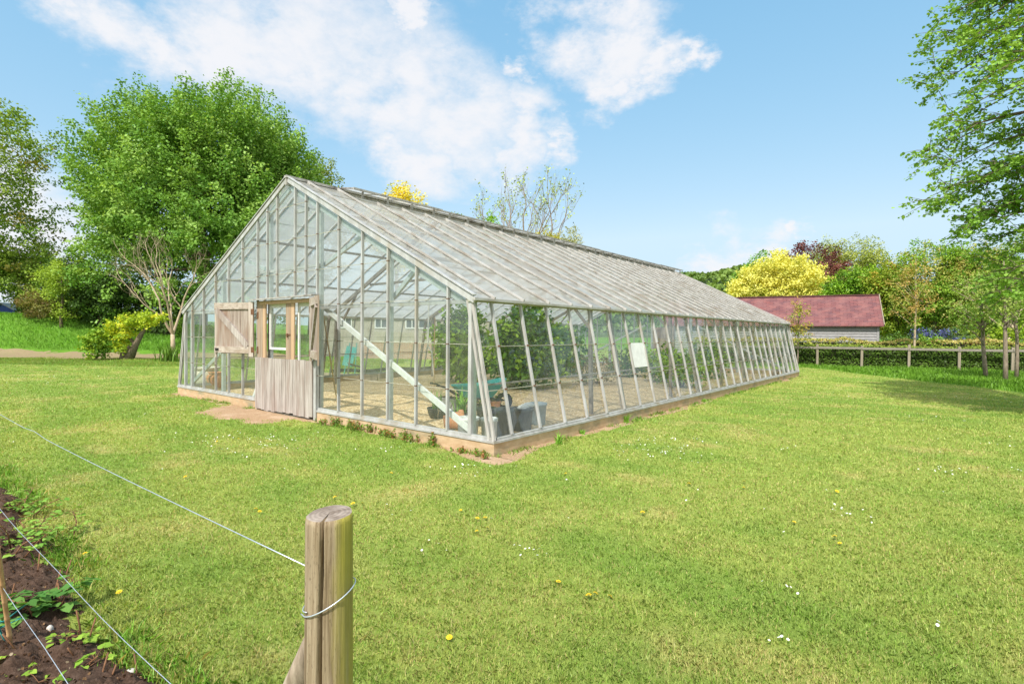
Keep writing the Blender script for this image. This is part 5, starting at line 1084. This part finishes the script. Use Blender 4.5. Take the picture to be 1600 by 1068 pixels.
# rough grass: strip along the fence, bank on the left, tufts along bed and plinth
def scatter(n, X0, X1, d0, d1, fn, r):
    X = r.uniform(X0, X1, n); d = r.uniform(d0, d1, n); x = CAM.x + RT.x * X + _fw.x * d; y = CAM.y + RT.y * X + _fw.y * d; k = fn(x, y, X, d); k &= ~((abs(d - 33.9) < 2.3) & (X < -13)); return x[k], y[k], d[k]
xs, ys, Ls, cs_ = [], [], [], []
for (nn, bx, fn, l0, l1, c_) in ((90000, (11, 31, 8, 31), lambda x, y, X, d: (rough_mask(x, y) > .45), .10, .30, lin(112, 152, 52)),
                            (60000, (-46, -5.5, 24, 32.5), lambda x, y, X, d: (rough_mask(x, y) > .45), .03, .12, lin(134, 146, 70)),
                            (60000, (-52, -13, 33.5, 46), lambda x, y, X, d: np.ones(len(x), bool), .12, .38, lin(110, 158, 54))):
    x, y, d = scatter(nn, *bx, fn, r); t = fbm(x, y, 1.4, 3, 207); xs.append(x); ys.append(y); Ls.append(l0 + (l1 - l0) * t * r.rand(len(x)) * 1.4)
    cs_.append(np.array(c_) * (.55 + .8 * t[:, None]) * (.75 + .5 * r.rand(len(x), 1)))
x, y, L, col = np.concatenate(xs), np.concatenate(ys), np.concatenate(Ls), np.concatenate(cs_)
vv, cc = blades(x, y, hgt(x, y), L, np.full(len(x), .022), np.clip(r.normal(.4, .25, len(x)), 0, 1.1), col, r)
tag(npmesh('rough_grass', vv, 5, 'grass_blade', cc), 'long unmown grass by the hedges and on the bank', 'grass', kind='stuff')
# tufts hugging the soil bed edge and plinth
n = 5200; s_ = r.uniform(-2.4, 6, n); cl_ = fbm(s_, s_ * 0, .3, 3, 209); t = bed_edge(s_) + r.normal(-.05, .07, n); kk = cl_ > .42; s_, t = s_[kk], t[kk]
x = BE1.x + BDIR.x * s_ + BNRM.x * t; y = BE1.y + BDIR.y * s_ + BNRM.y * t
n2_ = 5000; xp = np.concatenate([r.uniform(-GW, .1, n2_), np.abs(r.normal(.06, .05, n2_)) + .03]); yp = np.concatenate([-.05 - np.abs(r.normal(0, .07, n2_)), r.uniform(-.1, GL, n2_)]); kk = (fbm(xp, yp, .5, 3, 211) > .56) & ~((xp < -DU1 + .1) & (xp > -DU0 - .1)); 
x = np.concatenate([x, xp[kk]]); y = np.concatenate([y, yp[kk]]); n = len(x); col = np.array(lin(118, 162, 60)) * (.6 + .75 * r.rand(n, 1)); col = np.where(r.rand(n, 1) < .12, np.array(lin(200, 185, 120)) * .9, col)
vv, cc = blades(x, y, hgt(x, y), .035 + .075 * r.rand(n), .004 + .003 * r.rand(n), np.clip(r.normal(.65, .35, n), .05, 1.3), col, r)
tag(npmesh('edge_grass', vv, 5, 'grass_blade', cc), 'longer green grass left unmown along the bed and plinth', 'grass', kind='stuff')

# dandelions and daisies
def dandelion():
    m = MB(); m.tube([(0, 0, -.01), (.002, 0, .02), (0, .002, .034)], .0016, 5, 1)
    for L_, (rr, z, n_) in enumerate(((.022, .036, 18), (.015, .041, 14), (.008, .045, 9))):
        for k in range(n_):
            a = 6.283 * k / n_ + L_ * .2; b = a + .30; c_ = a + .15; m.face([(0, 0, z - .003), (rr * .8 * math.cos(a), rr * .8 * math.sin(a), z - .001), (rr * math.cos(c_), rr * math.sin(c_), z), (rr * .8 * math.cos(b), rr * .8 * math.sin(b), z - .001)], 0)
    m.lathe([(.006, .030), (.012, .034), (.004, .036)], (0, 0, 0), 8, 1); return m
MT['stalk'] = mottled('stalk', (.10, .16, .04), (.16, .22, .07), 30)
dm = None
for k, (px, py) in enumerate(((872, 914), (921, 938), (928, 933), (949, 938), (703, 1001), (745, 814), (758, 813), (746, 833), (760, 831), (1163, 756), (1161, 764), (1240, 819), (1306, 844), (1313, 852), (1306, 771), (1076, 759),
                              (525, 780), (553, 791), (566, 790), (399, 799), (405, 803), (291, 748), (720, 800), (134, 870), (188, 930), (213, 666), (340, 692), (372, 688), (885, 742), (1004, 805), (610, 742))):
    p = G(px, py); p.z = hz(p)
    if dm is None: o0 = obj('dandelion', dandelion(), ['petal_yellow', 'stalk']); dm = o0.data; o = o0
    else: o = o0.copy(); COL.objects.link(o)
    o.location = p; o.rotation_euler = (r.normal() * .2, r.normal() * .2, r.rand() * 6.28); sc = .72 + .4 * r.rand(); o.scale = (sc, sc, sc)
    tag(o, 'small yellow dandelion flower open in the mown lawn', 'dandelion', 'dandelions in the lawn')
P_ = []
for (px, py, sp_d, nn) in ((1030, 706, .7, 70), (1050, 690, .4, 26), (720, 737, .35, 24), (330, 690, .7, 46), (440, 690, .7, 46), (410, 700, .5, 26), (1475, 738, .25, 22), (1310, 800, .2, 16), (828, 866, .14, 12), (680, 855, .15, 5), (60, 590, 1.6, 60), (120, 596, 1.4, 30), (1575, 624, 1.2, 60), (1590, 700, .4, 18), (1590, 742, .3, 14), (1425, 652, .5, 12), (1300, 618, .6, 14), (1480, 985, .05, 2), (1210, 1005, .12, 5), (1225, 930, .1, 4), (1215, 712, .5, 8), (610, 702, .3, 14), (1000, 640, .4, 8), (620, 800, .2, 4), (270, 650, .6, 16)):
    c = G(px, py)
    for k in range(nn): P_.append((c.x + r.normal() * sp_d * .6, c.y + r.normal() * sp_d * .6))
for k in range(80):
    dd = math.exp(r.uniform(math.log(4.5), math.log(20))); q = XD(r.uniform(-.95, .95) * dd, dd); P_.append((q.x, q.y))
P_ = np.array(P_); tt, ub = bed_t(P_[:, 0], P_[:, 1]); kk = ~in_house(P_[:, 0], P_[:, 1], .2) & (ub < -.1) & (rough_mask(P_[:, 0], P_[:, 1]) < .4); P_ = P_[kk]; n = len(P_)
z = hgt(P_[:, 0], P_[:, 1]) + .028 + .012 * r.rand(n); a = np.linspace(0, 6.283, 9)[:-1]; rad = .0080 * (.8 + .5 * r.rand(n, 1)); tl = r.normal(size=(n, 2)) * .35
vv = np.stack([P_[:, 0:1] + np.cos(a) * rad, P_[:, 1:2] + np.sin(a) * rad, z[:, None] + (np.cos(a) * tl[:, 0:1] + np.sin(a) * tl[:, 1:2]) * rad], -1)
st = np.stack([np.stack([P_[:, 0] - .001, P_[:, 1], z - .04], 1), np.stack([P_[:, 0] + .001, P_[:, 1], z - .04], 1), np.stack([P_[:, 0], P_[:, 1], z], 1)], 1)
vv = np.concatenate([vv, np.repeat(st, [3, 3, 2], axis=1)[:n, :8]], 0)
cd = np.concatenate([np.tile(np.array(lin(240, 240, 238)), (n, 1)), np.tile(np.array(lin(110, 140, 60)), (n, 1))], 0)
tag(npmesh('daisies', vv, 8, 'petal', cd), 'tiny white daisies sprinkled in loose patches over the lawn', 'daisies', kind='stuff')

# weeds against the plinth
for k, (px, py, h_) in enumerate(((507, 664, .12), (537, 664, .20), (552, 671, .17), (570, 670, .18), (588, 675, .18), (598, 680, .12), (611, 683, .13), (631, 687, .18), (645, 690, .14), (677, 696, .20), (720, 707, .10), (752, 716, .13))):
    c = G(px, py); c.y = min(c.y, -.06); c.z = hz(c) - .01; o = thing('weed_tuft', 'small fleshy leaved weed tuft growing against the front plinth', 'weed', c, 'weed tufts along the front plinth'); rr_ = np.random.RandomState(300 + k)
    ns = 9; vs = []
    pts_, ax_ = [], []
    m = MB()
    for s_ in range(ns):
        a = rr_.rand() * 6.28; b = c + V((rr_.normal() * .07, rr_.normal() * .03, 0)); b.y = min(b.y, -.05); e = b + V((math.cos(a) * .04, -abs(math.sin(a)) * .04, h_ * (.6 + .5 * rr_.rand()))); m.tube([b, b.lerp(e, .5), e], [.004, .003, .002], 4)
        for j in range(16):
            t = .2 + .85 * rr_.rand(); p = b.lerp(e, t); pts_.append((p.x + rr_.normal() * .012, min(p.y + rr_.normal() * .012, -.036), p.z)); ax_.append((rr_.normal(), rr_.normal(), 1.1))
    obj('stem', m, 'cane_stem', o); n_ = len(pts_); red = rr_.rand(n_, 1) < .25
    leaves('foliage', np.array(pts_), rr_.normal(size=(n_, 3)), .030 * (.7 + .6 * rr_.rand(n_, 1)), np.where(red, np.array(lin(150, 104, 66)), np.array(lin(110, 140, 62))) * (.7 + .6 * rr_.rand(n_, 1)), o, axis=np.array(ax_), rng=rr_)
for (px, py, lb, h_) in ((873, 694, 'spiky green plant against the long side plinth nearest the corner', .24), (900, 677, 'low leafy weed against the long side plinth, second from the corner', .12), (976, 660, 'thin upright weed against the middle of the long side plinth', .22), (1066, 625, 'low green weed against the long side plinth, farthest from the near corner', .12)):
    c = G(px, py); c.x = max(c.x, .07); c.z = hz(c) - .01; o = thing('weed', lb, 'weed', c); strap_plant(o, tuple(c), 22 if h_ > .2 else 34, h_, .05, lin(120, 165, 62), .010, int(px))

# ------------------------------------------------------------------ foreground post, wires, canes
PB = XD(-.434, 1.285); PB.z = -.0
po = thing('fence_post', 'round weathered wooden post with a long split and wire tied round it', 'post', PB)
m = MB(); NA = 110; zs = [-.35, 0, .25, .5, .6, .7, .76, .82, .88, .92, .96, 1.0, 1.03, 1.06, 1.10, 1.13, 1.16, 1.205, 1.236, 1.25]; rp = np.random.RandomState(5); tocam = math.atan2(CAM.y - PB.y, CAM.x - PB.x); sp_a = tocam - .38
for i, z in enumerate(zs):
    for k in range(NA):
        a = 6.28319 * k / NA; rad = (.0585 - .0045 * max(0, z) / 1.25) * (1 + .022 * math.sin(3 * a + 1) + .012 * math.sin(7 * a + z * 3) + .006 * math.sin(19 * a))
        da = (a - (sp_a + .05 * math.sin(z * 6)) + math.pi) % 6.28319 - math.pi; wv_ = .075 + .02 * math.sin(z * 9); g_ = math.exp(-(da / wv_) ** 8); rad -= .050 * g_ * (1 if z > .1 else .3)
        if i == len(zs) - 1: rad -= .0025
        tilt = (math.cos(a - tocam + 1.0) * -.004) if z > 1.2 else 0; m.v.append((PB.x + rad * math.cos(a), PB.y + rad * math.sin(a), z + tilt))
for i in range(len(zs) - 1):
    for k in range(NA): k2 = (k + 1) % NA; m.f.append((i * NA + k, i * NA + k2, (i + 1) * NA + k2, (i + 1) * NA + k)); m.m.append(0)
ce = len(m.v); m.v.append((PB.x, PB.y, 1.252)); t_ = (len(zs) - 1) * NA
for k in range(NA): m.f.append((t_ + k, t_ + (k + 1) % NA, ce)); m.m.append(1)
b = obj('shaft', m, ['post_wood', 'post_end'], po)
for p_ in b.data.polygons: p_.use_smooth = p_.material_index == 0
# raking strut
WD = (XD(-3.5, 3.72) - XD(-.49, 1.28)); WD.z = 0; WD.normalize()
s0 = PB + WD * .055 + V((0, 0, .90)); s1 = PB + WD * .66 + V((0, 0, -.05)); m = MB(); rr_ = []
ax = (s1 - s0).normalized(); sx_ = ax.cross(V((0, 0, 1))).normalized(); sy_ = sx_.cross(ax)
for i in range(7):
    t = i / 6
    for k in range(20):
        a = 6.283 * k / 20; rad = .040 * (1 + .05 * math.sin(3 * a) + .03 * math.sin(5 * a + t * 4)); da = (a - 1.9 + math.pi) % 6.283 - math.pi; rad -= .016 * math.exp(-(da / .14) ** 2)
        cut = (.07 * math.cos(a + .4) + .03) if i == 0 else 0; m.v.append(tuple(s0.lerp(s1, t) + sx_ * rad * math.cos(a) + sy_ * rad * math.sin(a) + ax * cut))
for i in range(6):
    for k in range(20): k2 = (k + 1) % 20; m.f.append((i * 20 + k, i * 20 + k2, (i + 1) * 20 + k2, (i + 1) * 20 + k)); m.m.append(0)
m.f.append(tuple(reversed(range(20)))); m.m.append(0); tag(obj('strut', m, 'strut_wood', None, V((s1.x, s1.y, 0)), True), 'raking wooden strut propping the split post from behind', 'strut')
# wires
def wire(name, label, pts, rad=.0016): tag(obj(name, (lambda m: (m.tube(pts, rad, 6), m)[1])(MB()), 'wire_steel', None, V(pts[-1]), True), label, 'wire')
pc = V((PB.x, PB.y, 0)); lp = []
def ring(a, z, rr=.0595): return pc + V((math.cos(a) * rr, math.sin(a) * rr, z))
la = tocam - 1.62                                 # left flank seen from the camera
for i in range(40):
    t = i / 39; a = la + .0 + t * 6.9; zz = 1.045 + .030 * math.sin((a - tocam) + .15) + (.012 * t); lp.append(ring(a, zz, .0600 if i else .064))
tail = [lp[-1] + WD * -.0 + V((0, 0, .0)) for _ in (0,)]
wire('wire_tie', 'loop of steel wire bound round the split wooden post', lp, .0016)
kx = XD(-1.95, 2.46); a0 = pc + WD * .058 + V((0, 0, 1.094)); m_pts = [a0]
far = XD(-6.5, 6.1)
for t in np.linspace(.05, 1, 26): 
    p = V((a0.x, a0.y, 0)).lerp(far, t); m_pts.append(V((p.x, p.y, 1.094 - .05 * math.sin(math.pi * min(1, t * 1.3)) * .6 + (.012 if .36 < t < .4 else 0))))
wire('fence_wire', 'upper steel wire running left from the split post over the lawn', m_pts, .0015)
p0 = pc + WD * .06; m_pts = [V((p0.x, p0.y, .46))] + [V((*(p0.lerp(far, t)).xy, .46 - .085 * math.sin(math.pi * min(1, t * 1.2)) + .006 * math.sin(t * 23))) for t in np.linspace(.03, 1, 26)]
wire('fence_wire', 'lower steel wire crossing the soil bed below the upper wire', m_pts, .0015)
q0, q1 = XD(-1.65, 1.97), XD(-2.45, 2.60); q2 = q1 + (q1 - q0) * 4; q00 = q0 - (q1 - q0) * 1.4
m_pts = [V((*(q00.lerp(q2, t)).xy, .40 + .006 * math.sin(t * 31))) for t in np.linspace(0, 1, 24)]
wire('fence_wire', 'thin steel wire past the bamboo cane in the bottom left corner', m_pts, .0014)
m = MB(); p = pc + WD * .052 + V((0, 0, 1.09)); m.tube([p, p + WD * .045 + V((0, 0, -.018))], .0016, 6); o_ = obj('wire_end', m, 'wire_steel', bpy.data.objects['wire_tie'])
# bamboo cane
p = G(18, 1016, .0); q = D(-2, 872, 2.62); q = p + (q - p) * 2.2; m = MB(); pts = [p + V((0, 0, -.05))]; rads = [.011]
for k in range(1, 13):
    t = k / 12; c = p.lerp(q, t); pts += [c - (q - p).normalized() * .006, c, c + (q - p).normalized() * .006]; rads += [.0105, .0125, .0105]
m.tube(pts, rads, 10); tag(obj('bamboo_cane', m, 'bamboo', None, p, True), 'orange brown bamboo cane stuck in the soil at the left edge', 'cane')
m = MB(); rr_ = np.random.RandomState(8); c = p + V((0, 0, .05)) - RT * .06; pts = [c + V((rr_.normal() * .05, rr_.normal() * .05, .02 + .16 * rr_.rand())) for k in range(14)]; pts[0] = p - RT * .02 + V((0, 0, .02)); m.tube(pts, .003, 5); tag(obj('twine', m, 'teal_plastic', None, p, True), 'tangle of green twine round the foot of the bamboo cane', 'twine')
# raspberry plants
def raspberry(label, px, py, h, spread, n_cane, n_leaf, seed, lf=.046, pal=(lin(96, 138, 56), lin(136, 168, 76))):
    rr_ = np.random.RandomState(seed); c = G(px, py, .02); o = thing('raspberry_plant', label, 'plant', c); m = MB(); P2, A2, N2, C2 = [], [], [], []
    for k in range(n_cane):
        b = c + V((rr_.normal() * spread * .3, rr_.normal() * spread * .3, -.03)); a = rr_.rand() * 6.28; hh = h * (.55 + .5 * rr_.rand()); e = b + V((math.cos(a) * spread * .5, math.sin(a) * spread * .5, hh)); md = b.lerp(e, .5) + V((rr_.normal() * .02, rr_.normal() * .02, .02)); m.tube([b, md, e], [.0055, .0045, .003], 6)
        for j in range(int(n_leaf * 1.5)):
            t = .3 + .75 * rr_.rand(); st = b.lerp(e, min(t, 1)); la_ = rr_.rand() * 6.28; d_ = V((math.cos(la_), math.sin(la_), .25)); pt = st + d_ * (.04 + .05 * rr_.rand()); m.tube([st, st.lerp(pt, .5) + V((0, 0, .008)), pt], [.002, .0016, .0012], 4)
            kk = rr_.rand(); col = np.array(pal[0]) * (1 - kk) + np.array(pal[1]) * kk; size = lf * .85 * (.7 + .6 * rr_.rand())
            for q in (-1.15, 0, 1.15):
                dd = V((math.cos(la_ + q), math.sin(la_ + q), -.25)); c2 = pt + dd * size * .52; P2.append(tuple(c2)); A2.append(tuple(dd)); N2.append((rr_.normal() * .25, rr_.normal() * .25, 1)); C2.append(np.concatenate([col * (.85 + .3 * rr_.rand()), [size * (1.1 if q == 0 else .9)]]))
    obj('cane', m, 'cane_stem', o, smooth=True); C2 = np.array(C2)
    leaves('foliage', np.array(P2), np.array(N2), C2[:, 3:4], C2[:, :3], o, aspect=.78, axis=np.array(A2), rng=rr_)
raspberry('big leafy raspberry plant at the left edge behind the lower wire', 12, 872, .34, .42, 7, 8, 401)
raspberry('raspberry plant with arching stem at the top of the soil bed', 70, 842, .20, .46, 4, 6, 402)
raspberry('raspberry plant with broad dark leaves beside the bamboo cane', 66, 962, .22, .26, 4, 8, 403, .075, (lin(76, 118, 56), lin(112, 150, 74)))
raspberry('small bright raspberry shoot in the middle of the soil bed', 118, 1012, .17, .12, 2, 5, 404, .040, (lin(112, 148, 52), lin(142, 170, 68)))
raspberry('small bright raspberry shoot near the bottom edge of the picture', 112, 1064, .14, .14, 2, 5, 405, .040, (lin(112, 148, 52), lin(142, 170, 68)))
raspberry('low raspberry plant half cut off by the left edge, furthest back', 6, 806, .22, .40, 5, 7, 406)
raspberry('tiny yellow green seedling by the bamboo cane', 22, 1062, .08, .1, 2, 4, 407, .04, (lin(120, 150, 56), lin(140, 168, 64)))
for k, (px, py, h_) in enumerate(((129, 1000, .30), (134, 1012, .26), (121, 1030, .16), (82, 935, .24), (95, 950, .20), (40, 1030, .30), (58, 900, .22), (155, 1064, .16), (170, 1066, .12), (10, 960, .28), (215, 1062, .1), (100, 905, .18))):
    c = G(px, py, .01); m = MB(); lean = V((rs.normal() * .05, rs.normal() * .05, h_ * .62)); m.tube([c + V((0, 0, -.03)), c + lean * .5 + V((.004, 0, 0)), c + lean], [.0048, .0044, .004], 7)
    tag(obj('cane_stub', m, 'cane_stem', None, c, True), 'cut brown raspberry cane standing bare in the dark soil', 'cane', 'cut raspberry canes in the bed')
for k, (px, py, s_, lb) in enumerate(((205, 1050, .026, 'pale rounded stone on the edge of the soil bed under the wire'), (78, 944, .022, 'small grey stone beside the broad leaved raspberry plant'), (78, 984, .018, 'thin upright pale flint in the soil bed'))):
    c = G(px, py, .02); m = MB(); m.lathe([(.2, -.5), (.75, -.35), (1, 0), (.8, .45), (.3, .65)], (0, 0, 0), 9); m.v = [(c.x + x * s_ * (1 + .2 * math.sin(i)), c.y + y * s_, c.z + z * s_ * (1.0 if k < 2 else 2.4)) for i, (x, y, z) in enumerate(m.v)]; tag(obj('stone', m, 'stone_pale', None, c, True), lb, 'stone')

n = 9000; s_ = r.uniform(-1.1, 6, n); t = np.abs(r.normal(0, .75, n)) + bed_edge(s_) + .02; t = np.minimum(t, 2.6); bx, by, bz_ = bedz(s_, t)
sz = .004 + .016 * r.rand(n, 1) ** 3; k = r.rand(n, 1); cs = np.where(k < .7, np.array(lin(88, 66, 52)) * (.5 + r.rand(n, 1)), np.where(k < .92, np.array(lin(140, 112, 86)) * (.7 + .5 * r.rand(n, 1)), np.array(lin(176, 160, 140)) * (.7 + .4 * r.rand(n, 1))))
P3 = np.stack([bx, by, bz_ + .003], 1)
o = leaves('soil_crumbs', np.repeat(P3, 2, 0), r.normal(size=(2 * n, 3)) + [0, 0, .4], np.repeat(sz, 2, 0), np.repeat(cs, 2, 0), None, None, 'petal', .9, None, r); tag(o, 'loose crumbs, chips and clods scattered over the dark soil bed', 'soil crumbs', kind='stuff')
